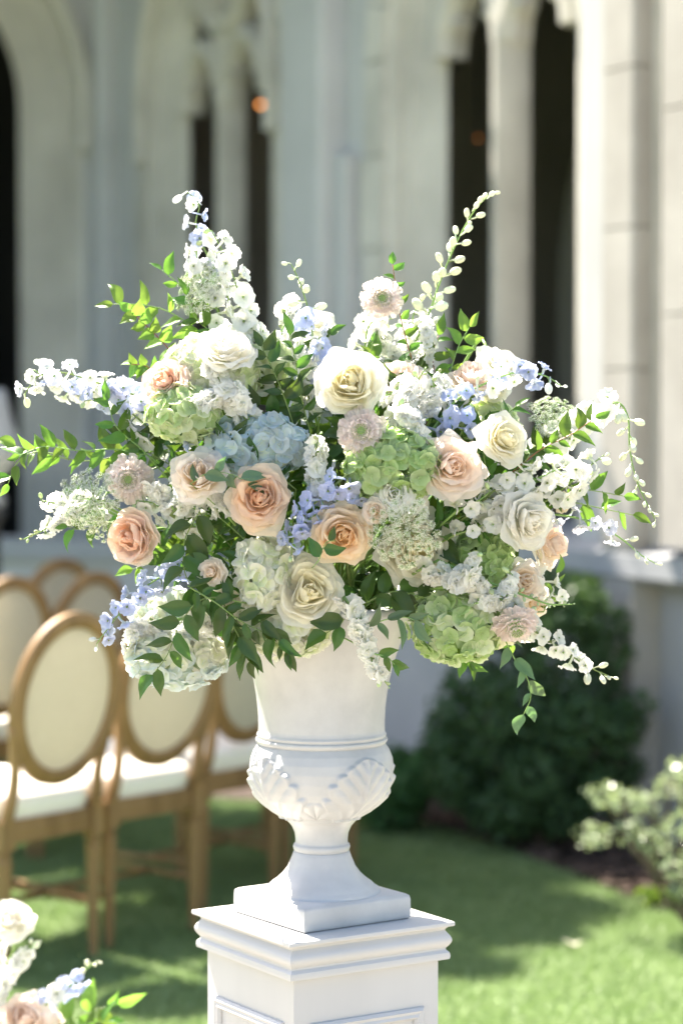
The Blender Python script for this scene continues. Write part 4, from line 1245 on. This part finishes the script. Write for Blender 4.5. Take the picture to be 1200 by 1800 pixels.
stock('full white stock left of centre under the high ivory rose', [(440, 740), (405, 700), (385, 665), (365, 640)], size=1.15, dd=3.94, tipfrac=0)
stock('white stock under the budded larkspur at upper right', [(700, 640), (675, 600), (655, 575)], size=.95, dd=4.09, tipfrac=.1)
stock('white stock cluster behind the slender lilac stem', [(510, 640), (520, 590), (500, 550), (520, 530)], size=1.0, dd=4.12, tipfrac=0)
stock('white stock at lower left above the icy hydrangea', [(345, 1110), (290, 1112), (235, 1100)], size=1.05, dd=3.99, tipfrac=0)
stock('white stock at the far left end with green buds', [(175, 890), (130, 900), (90, 925), (42, 948)], size=1.0, dd=4.06, tipfrac=.25, step=.0095)
stock('white stock head by the lace flower at the far left', [(150, 870), (110, 885), (75, 880)], size=.95, dd=4.08, tipfrac=0, step=.011)
stock('short white stock between pale rose and blush rose', [(735, 720), (765, 700), (760, 670)], size=.95, dd=3.97, tipfrac=0)
stock('small white stock head beneath the blush rose, over green hydrangea', [(650, 700), (690, 690), (715, 660)], size=.9, dd=3.95, tipfrac=0)
stock('white stock beside the hanging scabiosa at lower right', [(830, 1050), (880, 1060), (925, 1080)], size=1.0, dd=3.95, tipfrac=0)

# further white stems that fill the bouquet between the roses
stock('white stock filling the top left below the tall larkspur', [(445, 640), (450, 590), (430, 560)], size=1.05, dd=4.04, tipfrac=0)
stock('bright white stock mass left of the high hydrangea', [(345, 720), (370, 700), (410, 690), (430, 715)], size=1.1, dd=3.93, tipfrac=0)
stock('white stock between high ivory rose and dark spray', [(470, 680), (480, 620), (500, 570)], size=1.0, dd=4.03, tipfrac=.1)
stock('white stock just left of the large garden rose', [(545, 720), (540, 660), (560, 600)], size=.85, dd=4.0, tipfrac=0)
stock('white stock right above the green centre hydrangea', [(735, 790), (730, 745), (700, 720)], size=1.05, dd=3.9, tipfrac=0)
stock('white stock beside the frilled lisianthus and the blue hydrangea', [(395, 900), (375, 865), (390, 820)], size=.95, dd=3.93, tipfrac=0)
stock('white stock left of the dusty peach rose', [(300, 905), (325, 880), (345, 870)], size=1.0, dd=3.95, tipfrac=0)
stock('white stock low between coral rose and lisianthus', [(270, 850), (290, 880), (310, 915)], size=.95, dd=3.97, tipfrac=0)
stock('white stock left of the golden hearted rose', [(455, 990), (440, 1040), (455, 1080)], size=.95, dd=3.92, tipfrac=0)
stock('white stock to the left of the lowest icy hydrangea', [(280, 1090), (240, 1110), (225, 1145)], size=.95, dd=3.99, tipfrac=0)
stock('white stock under the coral rose and the lavender spray', [(330, 1060), (350, 1090), (385, 1110)], size=.95, dd=3.95, tipfrac=0)
stock('white stock right of the large cream rose', [(790, 1030), (825, 1005), (835, 975)], size=1.0, dd=3.92, tipfrac=0)
stock('white stock on the shoulder of the lower green hydrangea', [(840, 1060), (885, 1045), (900, 1010)], size=1.0, dd=3.93, tipfrac=0)
stock('white stock between lavender spray and budded larkspur', [(740, 640), (755, 600), (740, 565)], size=.95, dd=4.06, tipfrac=.1)
stock('white stock near the blush rose in profile at upper right', [(770, 720), (785, 690), (770, 655)], size=.85, dd=4.0, tipfrac=0)
larkspur('white larkspur fanning above the blush rose on the right', [(830, 900), (870, 860), (905, 835), (930, 800)], W_, size=1.1, step=.0115, tipfrac=0, dd=3.95)
larkspur('white larkspur right of the tall ivory rose', [(960, 880), (1000, 850), (1035, 820), (1060, 800)], W_, size=1.1, step=.0115, tip='white', tipfrac=.15, dd=4.0)
larkspur('white larkspur at the lower right beyond the bisque rose', [(930, 1000), (960, 1030), (985, 1055)], W_, size=1.0, step=.0115, tipfrac=0, dd=4.02)
larkspur('white larkspur climbing beside the lace flower at upper left', [(400, 620), (380, 540), (350, 480), (345, 430)], W_, size=1.15, step=.012, tipfrac=0, dd=4.07)
larkspur('second white larkspur beside the long left spike', [(250, 720), (180, 690), (110, 680), (60, 650)], W_, size=1.1, step=.0125, tipfrac=0, dd=4.07, droop=.3)
larkspur('white larkspur behind the highest scabiosa', [(640, 620), (650, 570), (690, 560)], W_, size=1.0, step=.0105, tipfrac=0, dd=4.1)
larkspur('white larkspur in the shade right of the blush rose', [(850, 930), (880, 900), (905, 870)], W_, size=1.0, step=.0115, tipfrac=0, dd=3.96)

# ---- scabiosa ------------------------------------------------------
def scabiosa(label, px, py, rpx, face, d=None, green=.3):
    r = random.Random(int(px)); d = DD(px, py) - .02 if d is None else d
    c = P(px, py, d); R = rpx * 1.06 * d / F_PX
    z = V((face[0], -1, face[1])).normalized(); M = Matrix.Translation(c) @ frame(z)
    root = empty('scabiosa', MOUTH, label, 'scabiosa', 'blush scabiosa blooms')
    for ring, (n, rad, zz, L, tl) in enumerate(((18, .40, -.16, .64, .05), (18, .36, -.02, .58, .28), (17, .30, .10, .50, .50), (15, .22, .20, .40, .72), (12, .14, .28, .30, .95))):
        for k in range(n):
            ph = (k + .5 * ring) * 2 * PI / n + r.uniform(-.1, .1); p1 = r.random() * 6; L_ = L * r.uniform(.85, 1.15); t_ = tl + r.uniform(-.1, .12)
            def fn(u, v):
                s = u * 2 - 1
                w = .05 + .15 * v ** .8
                rr = rad + v * L_ * math.cos(t_) * (1 - .12 * s * s) + .02 * math.sin(9 * s + p1) * v
                y = s * w; zq = zz + v * L_ * math.sin(t_) + .075 * math.sin(8 * s + p1) * v ** 1.5
                cc, sn = math.cos(ph), math.sin(ph)
                q_ = V((rr * cc - y * sn, rr * sn + y * cc, zq)); return (q_ + mnoise.noise_vector(q_ * 5 + V((p1, 0, 0))) * .11 * v) * R
            put('petal', MB().grid(fn, 6, 3, a=r.random()).mesh('petal', [PM['scab']], attrs=True), root, M)
    b = MB(); g = MB()
    b.ball((0, 0, .04 * R), (.34 * R, .34 * R, .32 * R), 12, 8, mi=1)
    for i in range(110):
        q = math.sqrt((i + .5) / 110) * .46; a = i * 2.39996
        h = .42 * (1 - (q / .55) ** 2) + .05
        mi = 1 if q < green * .8 else 0
        cc = V((q * math.cos(a) * R, q * math.sin(a) * R, h * R))
        o = V((q * math.cos(a) * .8, q * math.sin(a) * .8, 1)).normalized()
        b.tube([cc, cc + o * R * r.uniform(.05, .13)], R * .012, R * .008, 3, mi=0)
        b.ball(cc + o * R * .13, R * .034, 4, 3, mi=mi)
    pc = put('pincushion', b.mesh('pincushion', [BUDW, LACEG]), root, M); tag(pc, kind='stuff')
    stem_to(root, c - z * .1 * R, -z, .0018, seed=int(px))
scabiosa('blush scabiosa standing highest on its stalk, green at the heart', 670, 526, 35, (.1, .15), d=4.04, green=.32)
scabiosa('blush scabiosa in the centre under the large garden rose', 635, 758, 40, (-.05, .1), d=3.87)
scabiosa('blush scabiosa at the left beside the lace flower', 228, 842, 40, (-.1, -.05), d=3.98)
scabiosa('blush scabiosa hanging at lower right under the white stock', 905, 1098, 38, (.2, -.9), d=3.93)

# ---- lace flowers --------------------------------------------------
def umbellet(seed):
    r = random.Random(seed); b = MB()
    for i in range(30):
        q = math.sqrt((i + .5) / 30); a = i * 2.39996
        R = .0085
        e = V((q * R * math.cos(a), q * R * math.sin(a), R * (.75 - .35 * q * q) + r.uniform(-.001, .001)))
        b.tube([(0, 0, 0), e], .00025, .0002, 3, mi=1, caps=False)
        if r.random() < .85:
            s = .0013 * r.uniform(.7, 1.2)
            for k in range(3):
                ph = k * PI / 3 + r.random()
                dx_, dy_ = math.cos(ph) * s, math.sin(ph) * s
                b.add([e + V((-dx_, -dy_, .0002)), e + V((dy_ * .5, -dx_ * .5, .0006)), e + V((dx_, dy_, .0002)), e + V((-dy_ * .5, dx_ * .5, .0006))], [(0, 1, 2, 3)])
        else:
            b.ball(e, .0008, 4, 3, mi=1)
    return b.mesh('umbellet', [LACEW, LACEG], False)
UMB = [umbellet(i) for i in range(4)]
def lace(label, px, py, rpx, face, d=None, cup=.25, sc=1.0, n=60, seed=1):
    r = random.Random(int(px) + seed); d = DD(px, py) - .04 if d is None else d
    c = P(px, py, d); R = rpx * d / F_PX
    z = V((face[0], -1, face[1])).normalized(); M = Matrix.Translation(c - z * R * .5) @ frame(z)
    root = empty('lace_flower', MOUTH, label, 'lace flower', 'white lace umbels')
    b = MB()
    for i in range(n):
        q = math.sqrt((i + .5) / n) * r.uniform(.93, 1.05); a = i * 2.39996 + r.uniform(-.15, .15)
        e = V((q * R * math.cos(a), q * R * math.sin(a), R * (.5 + cup * (1 - q * q)) + r.uniform(-.05, .05) * R))
        b.tube(catmull([V((0, 0, 0)), V((e.x * .6, e.y * .6, e.z * .45)), e], 3), .0006, .0004, 4, caps=False)
        o = V((e.x * .7, e.y * .7, R)).normalized()
        put('umbellet', r.choice(UMB), root, M @ Matrix.Translation(e) @ frame(o) @ Matrix.Rotation(r.random() * 6, 4, 'Z') @ Matrix.Scale(sc * r.uniform(.8, 1.15) * R / .055, 4))
    put('rays', b.mesh('rays', [LACEG]), root, M)
    stem_to(root, c - z * R * .5, -z, .0016, seed=int(px))
lace('round lace flower at the left edge, seen flat from the front', 158, 880, 52, (-.1, .05), d=3.96)
lace('big drooping lace flower in front of the large cream rose', 708, 935, 64, (-.25, -.2), d=3.84, n=62, cup=.1, sc=.85)
lace('airy lace flower at upper left seen from the side, under the white larkspur', 352, 505, 52, (-.9, .5), d=4.06)
lace('green lace flower at upper right behind the sprig of leaves', 972, 738, 46, (.2, .7), d=4.05)
lace('pale lace flower tucked right of the coral garden rose', 178, 925, 34, (-.2, -.6), d=3.99, n=24)

# ---- greenery ------------------------------------------------------
def leaf_mesh(seed, mat, wd=.30, curl=.55, fold=.30):
    r = random.Random(seed); b = MB(); tw = r.uniform(-.3, .3); cv = curl * r.uniform(.4, 1.4); sd = r.uniform(-.12, .12)
    def fn(u, v):
        s = u * 2 - 1
        w = wd * (math.sin(PI * v ** .70) ** .95) * (1 - .45 * v) * 1.18
        if v >= .999: w = 0
        x = s * w + sd * math.sin(PI * v); 
        z = fold * abs(s) * w * 1.2 - cv * v * v * .45 + tw * s * w * v
        y = v * (1 - .10 * cv * v)
        return V((x, y + .02, z))
    b.grid(fn, 6, 9)
    b.tube([(0, -.06, 0), (0, .03, 0)], .012, .012, 4)
    o_ = V((seed * 1.7, seed * .9, 3.1))
    b.v = [tuple(V(q) + mnoise.noise_vector(V(q) * 2.2 + o_) * .07 * min(1, max(0, q[1]) * 3)) for q in b.v]
    return b.mesh('leaf', [mat])
LEAF = {}
def leaf(kind, wd, i):
    key = (kind, wd, i)
    if key not in LEAF: LEAF[key] = leaf_mesh(i * 11 + 3, LM[kind], wd)
    return LEAF[key]
def sprig(label, pts, kind='mid', size=48, n=None, wd=.22, dd=None, seed=None, spread=.95, hang=0.0, red=False, paired=False, group='leafy green sprigs', join=True, start=0.0, r0=.0015, facing=.55, target=None, name='greenery_sprig', tip=True):
    seed = seed if seed is not None else int(pts[0][0] * 5 + pts[-1][1] * 3)
    r = random.Random(seed); p3 = catmull(path3(pts, dd), 7)
    root = empty(name, target or MOUTH, label, 'greenery', group)
    full = p3
    if join:
        s0 = (target or MOUTH) + V((r.uniform(-.08, .08), r.uniform(-.04, .06), r.uniform(-.03, .03)))
        full = catmull([s0, s0.lerp(p3[0], .5) + V((0, .02, .01)), p3[0]], 4)[:-1] + p3
    put('stem', MB().tube(full, r0, r0 * .5, 5).mesh('stem', [REDSTEM if red else GREEN]), root)
    d_ = p3[len(p3) // 2].y; S = size * d_ / F_PX
    if n is None: n = max(4, int(plen(p3) / (S * .36)))
    for i in range(n + (1 if tip else 0)):
        s = start + (1 - start) * min(1, (i + .3) / n)
        p, t = along(p3, s)
        for sgn in ((-1, 1) if paired and i < n else ((1 if i % 2 else -1),)):
            side = t.cross(V((0, -1, 0)))
            side = side.normalized() if side.length > .05 else V((1, 0, 0))
            if i >= n: dirv = t + V((r.uniform(-.1, .1), r.uniform(-.1, .1), 0))
            else: dirv = (t * r.uniform(.35, .9) + side * sgn * spread * r.uniform(.7, 1.2) + V((0, r.uniform(-.6, .35), 0)))
            dirv = (dirv.normalized() + V((0, 0, -hang * r.uniform(.6, 1.3)))).normalized()
            nrm = V((r.uniform(-.8, .8), -facing - r.random() * .6, r.uniform(-.2, 1.1)))
            yv = dirv; zv = (nrm - yv * nrm.dot(yv)).normalized(); xv = yv.cross(zv)
            R_ = Matrix((xv, yv, zv)).transposed().to_4x4()
            sc = S * r.uniform(.62, 1.22) * (1.0 - .3 * abs(s - .45))
            put('leaf', leaf(kind, wd, r.randrange(8)), root, Matrix.Translation(p) @ R_ @ Matrix.Scale(sc, 4))
    return root
sprig('long leafy branch reaching the left border of the picture', [(260, 800), (200, 790), (140, 792), (80, 785), (35, 800)], 'mid', 52, dd=4.03, n=13)
sprig('bright branch above the long left branch, leaves standing up', [(300, 790), (220, 800), (150, 810), (90, 800), (30, 785)], 'light', 50, dd=4.07, n=11)
sprig('leafy tip curling down at the left border', [(110, 800), (60, 795), (30, 815), (15, 850)], 'mid', 48, dd=4.05, n=6, join=False)
sprig('upright leaves under the long lavender spike', [(250, 790), (205, 750), (190, 705)], 'mid', 50, dd=4.02, n=7)
sprig('dark leaves behind the left scabiosa', [(320, 830), (270, 800), (215, 770)], 'dark', 62, dd=4.04, n=8)
sprig('light green branch pointing left at the upper left', [(390, 620), (340, 575), (290, 545), (240, 535), (200, 535)], 'light', 50, dd=4.06, n=10)
sprig('leafy branch rising left of the lace flower at the top', [(400, 600), (350, 540), (315, 500), (285, 475)], 'mid', 50, dd=4.08, n=8)
sprig('dark leafy branch between lace flower and ivory rose', [(430, 640), (380, 590), (345, 560), (330, 520)], 'mid', 46, dd=4.05, n=9)
sprig('yellow green feather leaf with reddish stalk at upper left', [(320, 640), (285, 600), (255, 570), (230, 545)], 'lime', 34, wd=.36, dd=4.05, n=6, paired=True, red=True, hang=.1)
sprig('small yellow green tuft just above the pink rose', [(290, 670), (260, 645), (232, 640)], 'lime', 32, wd=.34, dd=4.04, n=5, paired=True, red=True)
sprig('dark leafy spray at top centre left of the slender lilac stem', [(520, 760), (500, 700), (480, 650), (460, 610)], 'dark', 48, dd=3.97, n=14)
sprig('second dark leafy spray at top centre beside the garden rose', [(545, 760), (530, 700), (520, 640), (510, 590)], 'dark', 48, dd=3.98, n=14)
sprig('fine dark leaves under the lilac bells', [(560, 740), (575, 680), (550, 620), (580, 590)], 'dark', 40, dd=4.02, n=11)
sprig('dark leaves between blue hydrangea and garden rose', [(560, 860), (540, 790), (490, 740), (440, 715)], 'dark', 56, dd=3.98, n=12)
sprig('dark leaves crossing over the blue hydrangea', [(520, 860), (480, 830), (430, 810), (400, 770)], 'dark', 58, dd=3.93, n=6)
sprig('grey green leaves laid over the dusty peach rose', [(335, 850), (370, 830), (410, 835), (435, 850)], 'grey', 50, wd=.24, dd=3.87, n=5, r0=.001)
sprig('three dark leaves across the warm peach rose', [(560, 985), (572, 955), (590, 950)], 'dark', 52, dd=3.83, n=3, wd=.26, r0=.001, tip=False)
sprig('upright leaves beside the budded larkspur, fine reddish stem', [(745, 690), (720, 620), (700, 540), (690, 465)], 'mid', 30, wd=.28, dd=4.06, n=16, red=True)
sprig('light green leaves pointing up at the upper right', [(780, 720), (790, 660), (805, 610), (825, 575)], 'light', 44, dd=4.05, n=11)
sprig('mid green leaves around the upper right lavender spray', [(740, 760), (770, 700), (760, 630), (770, 590)], 'mid', 42, dd=4.06, n=12, red=True)
sprig('bright young leaves just above the garden rose', [(650, 680), (650, 630), (655, 600)], 'light', 36, dd=4.0, n=6)
sprig('fine leaves between ivory rose and blush rose on the right', [(860, 850), (850, 790), (875, 745), (905, 715)], 'mid', 40, dd=3.97, n=12)
sprig('leafy branch with reddish stem below the right lace flower', [(900, 830), (950, 790), (1000, 765), (1045, 735)], 'mid', 46, dd=3.99, n=13, red=True)
sprig('dark glossy branch ending over the grey wall at the far right', [(900, 840), (970, 850), (1040, 862), (1095, 872)], 'mid', 50, dd=4.02, n=9)
sprig('short leafy branch beneath the glossy right branch', [(920, 850), (980, 875), (1040, 890), (1110, 905)], 'mid', 52, dd=4.04, n=6)
sprig('leaves filling the shade right of the green hydrangea', [(780, 930), (820, 880), (870, 850), (900, 850)], 'dark', 58, dd=3.99, n=12)
sprig('long thin leaves pointing right in the shade above the lower green hydrangea', [(760, 930), (820, 905), (880, 890)], 'mid', 60, wd=.14, dd=3.97, n=9)
sprig('large dark leaves below the coral garden rose', [(380, 990), (330, 985), (285, 960), (240, 945)], 'dark', 66, dd=4.02, n=8)
sprig('big dark drooping leaves right of the coral garden rose', [(350, 900), (325, 950), (325, 1005), (345, 1045)], 'dark', 70, wd=.25, dd=3.93, n=8)
sprig('bright leaves under the coral garden rose', [(330, 960), (280, 985), (235, 1000)], 'light', 62, dd=4.05, n=5)
sprig('leaves hanging beneath the lace flower at the left', [(240, 900), (190, 920), (140, 930), (120, 925)], 'mid', 50, dd=4.04, n=7, hang=.8)
sprig('trailing dark smilax arching down to the lower left over the hydrangea', [(430, 1060), (380, 1050), (345, 1060), (315, 1100), (295, 1150), (270, 1185)], 'dark', 60, wd=.22, dd=3.90, n=13)
sprig('trailing leaves crossing from the smilax toward the urn', [(330, 1030), (380, 1060), (420, 1090), (460, 1110)], 'dark', 52, wd=.21, dd=3.89, n=12)
sprig('leaves hanging straight down left of the urn shoulder', [(400, 1080), (420, 1120), (440, 1160)], 'dark', 56, wd=.21, dd=3.9, n=9, hang=1.0)
sprig('fine leaves hanging before the white urn', [(455, 1090), (485, 1120), (505, 1150)], 'dark', 50, wd=.21, dd=3.89, n=7, hang=1.1)
sprig('mid green leaves in the gap above the creamy hydrangea', [(430, 1130), (400, 1100), (395, 1060), (410, 1020)], 'mid', 46, dd=3.92, n=10)
sprig('small mass of dark leaves below the dusty peach rose', [(470, 1000), (440, 960), (410, 930), (380, 905)], 'dark', 46, dd=3.95, n=14)
sprig('second mass of dark leaves under the dusty peach rose', [(500, 1000), (480, 965), (420, 960), (390, 990)], 'mid', 42, dd=3.97, n=14)
sprig('dark leaves left of the golden hearted rose', [(450, 1000), (425, 985), (400, 1010), (390, 1050)], 'dark', 44, dd=3.93, n=10)
sprig('large dark leaf pair beneath the golden hearted rose on the urn', [(610, 1070), (600, 1095), (575, 1112)], 'dark', 62, wd=.26, dd=3.9, n=4)
sprig('dark leaves in the shadow under the large cream rose', [(640, 1060), (690, 1040), (740, 1050), (770, 1070)], 'dark', 62, wd=.26, dd=3.96, n=9)
sprig('grey green tendril with curling leaves over the urn rim', [(640, 1105), (675, 1090), (710, 1085), (728, 1090)], 'grey', 56, wd=.18, dd=3.89, n=5, hang=.8)
sprig('pair of leaves at the end of the hanging stock', [(660, 1150), (680, 1155), (693, 1168)], 'mid', 44, dd=3.88, n=3, hang=.7)
sprig('trailing leaves hanging alone below the right side of the bouquet', [(880, 1110), (905, 1160), (925, 1190), (932, 1225), (920, 1255)], 'grey', 46, wd=.22, dd=3.98, n=7, hang=.6)
sprig('curled green leaves under the lower green hydrangea', [(790, 1120), (815, 1150), (825, 1165)], 'mid', 44, wd=.2, dd=4.0, n=5, hang=.9)
sprig('upright green tips above the budded stock at lower right', [(955, 1075), (970, 1040), (978, 1010)], 'light', 42, wd=.14, dd=4.03, n=4)
sprig('green leaves behind the hanging cream rose', [(880, 1070), (905, 1100), (900, 1130)], 'light', 46, dd=4.06, n=6)
# foliage filling the shaded inside of the bouquet
fr = random.Random(77)
MARKS = [(283, 668, 'the pink rose'), (400, 600, 'the high ivory rose'), (613, 668, 'the large garden rose'), (705, 655, 'the pale cream rose'), (832, 655, 'the blush rose in profile'), (882, 632, 'the topmost ivory rose on the right'),
         (797, 818, 'the pointed blush rose'), (892, 768, 'the yellow folded ivory rose'), (456, 872, 'the dusty peach rose'), (604, 942, 'the warm peach rose'), (224, 946, 'the coral garden rose'), (545, 1038, 'the golden hearted rose'),
         (736, 968, 'the large cream rose'), (938, 918, 'the tall ivory rose'), (924, 1022, 'the small cream rose'), (346, 828, 'the frilled lisianthus'), (694, 866, 'the white spray rose'), (369, 1006, 'the pearly spray rose'), (455, 785, 'the blue hydrangea'),
         (690, 818, 'the green centre hydrangea'), (800, 1100, 'the lower green hydrangea'), (322, 728, 'the soft green hydrangea'), (635, 758, 'the centre scabiosa')]
used_l = {}
def filler_label(x, y):
    for m_ in sorted(MARKS, key=lambda m: (m[0] - x) ** 2 + (m[1] - y) ** 2):
        dx_, dy_ = x - m_[0], y - m_[1]
        side = ('right of' if dx_ > 0 else 'left of') if abs(dx_) > abs(dy_) else ('below' if dy_ > 0 else 'above')
        l = 'dark leafy sprig in the shade %s %s' % (side, m_[2])
        if l not in used_l:
            used_l[l] = 1; return l
    return 'dark leafy sprig deep in the shade of the bouquet'
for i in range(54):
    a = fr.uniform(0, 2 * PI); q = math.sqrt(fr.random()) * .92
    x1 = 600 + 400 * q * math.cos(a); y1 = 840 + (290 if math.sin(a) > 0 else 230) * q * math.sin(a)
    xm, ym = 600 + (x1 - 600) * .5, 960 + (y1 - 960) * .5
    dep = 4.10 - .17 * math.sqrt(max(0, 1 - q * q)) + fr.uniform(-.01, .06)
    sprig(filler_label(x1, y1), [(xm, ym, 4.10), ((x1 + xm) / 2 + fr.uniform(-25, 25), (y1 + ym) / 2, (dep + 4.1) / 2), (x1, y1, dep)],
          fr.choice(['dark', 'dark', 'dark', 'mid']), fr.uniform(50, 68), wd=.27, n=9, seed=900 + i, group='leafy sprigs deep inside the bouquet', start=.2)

# ---- second arrangement at the lower left --------------------------
VB = P(-60, 1980, 4.75); VB.z = 0
v2 = empty('floor_vase', (VB.x, VB.y, .004), 'white vase on the lawn holding the low corner bouquet', 'vase')
put('vase_bowl', MB().lathe([(0, 0), (.09, 0), (.095, .015), (.05, .05), (.045, .08), (.09, .13), (.12, .2), (.115, .26), (.12, .30), (.105, .30), (.09, .22), (0, .2)], 32, c=(VB.x, VB.y, .004)).mesh('vase_bowl', [M_['urn']]), v2)
T2 = V((VB.x, VB.y, .27))
G2 = 'flowers of the low corner bouquet'
rose('ivory rose on a tall green stem at the lower left corner', 22, 1608, 88, 'ivory', (.1, .8), 28, d=4.70, group=G2, target=T2, point=.2)
rose('blush rose at the very bottom left corner', 42, 1790, 112, 'blush', (.0, .5), 28, d=4.66, group=G2, target=T2, quarter=.3)
rose('half hidden peach rose right of the corner blush rose', 92, 1796, 50, 'blush', (.4, .3), 20, d=4.7, group=G2, target=T2)
spike('stock', 'white stock in the low corner bouquet under the ivory rose', 'stock flower', G2, [(-20, 1780), (10, 1720), (35, 1690), (62, 1655)], ST, step=.009, size=1.15, dd=4.7, tipfrac=.15, tip='white', target=T2, r0=.003)
spike('stock', 'white stock cut by the left border in the low corner bouquet', 'stock flower', G2, [(-30, 1760), (-10, 1700), (0, 1650)], ST, step=.01, size=1.1, dd=4.75, tipfrac=.1, tip='green', target=T2, r0=.003)
spike('delphinium', 'light blue delphinium in the low corner bouquet', 'delphinium', G2, [(60, 1790), (90, 1755), (120, 1735), (150, 1705), (170, 1690)], MIX(lambda s: .75), step=.0105, size=1.1, dd=4.7, tip='white', tipfrac=.25, target=T2)
sprig('bright green leaves beside the blue delphinium near the bottom', [(80, 1815), (130, 1790), (170, 1775), (205, 1765)], 'light', 62, dd=4.7, n=7, target=T2, group=G2, wd=.22)
sprig('small dark leaves at the bottom by the corner bouquet', [(100, 1830), (150, 1800), (190, 1795)], 'mid', 44, dd=4.66, n=7, target=T2, group=G2, wd=.2)
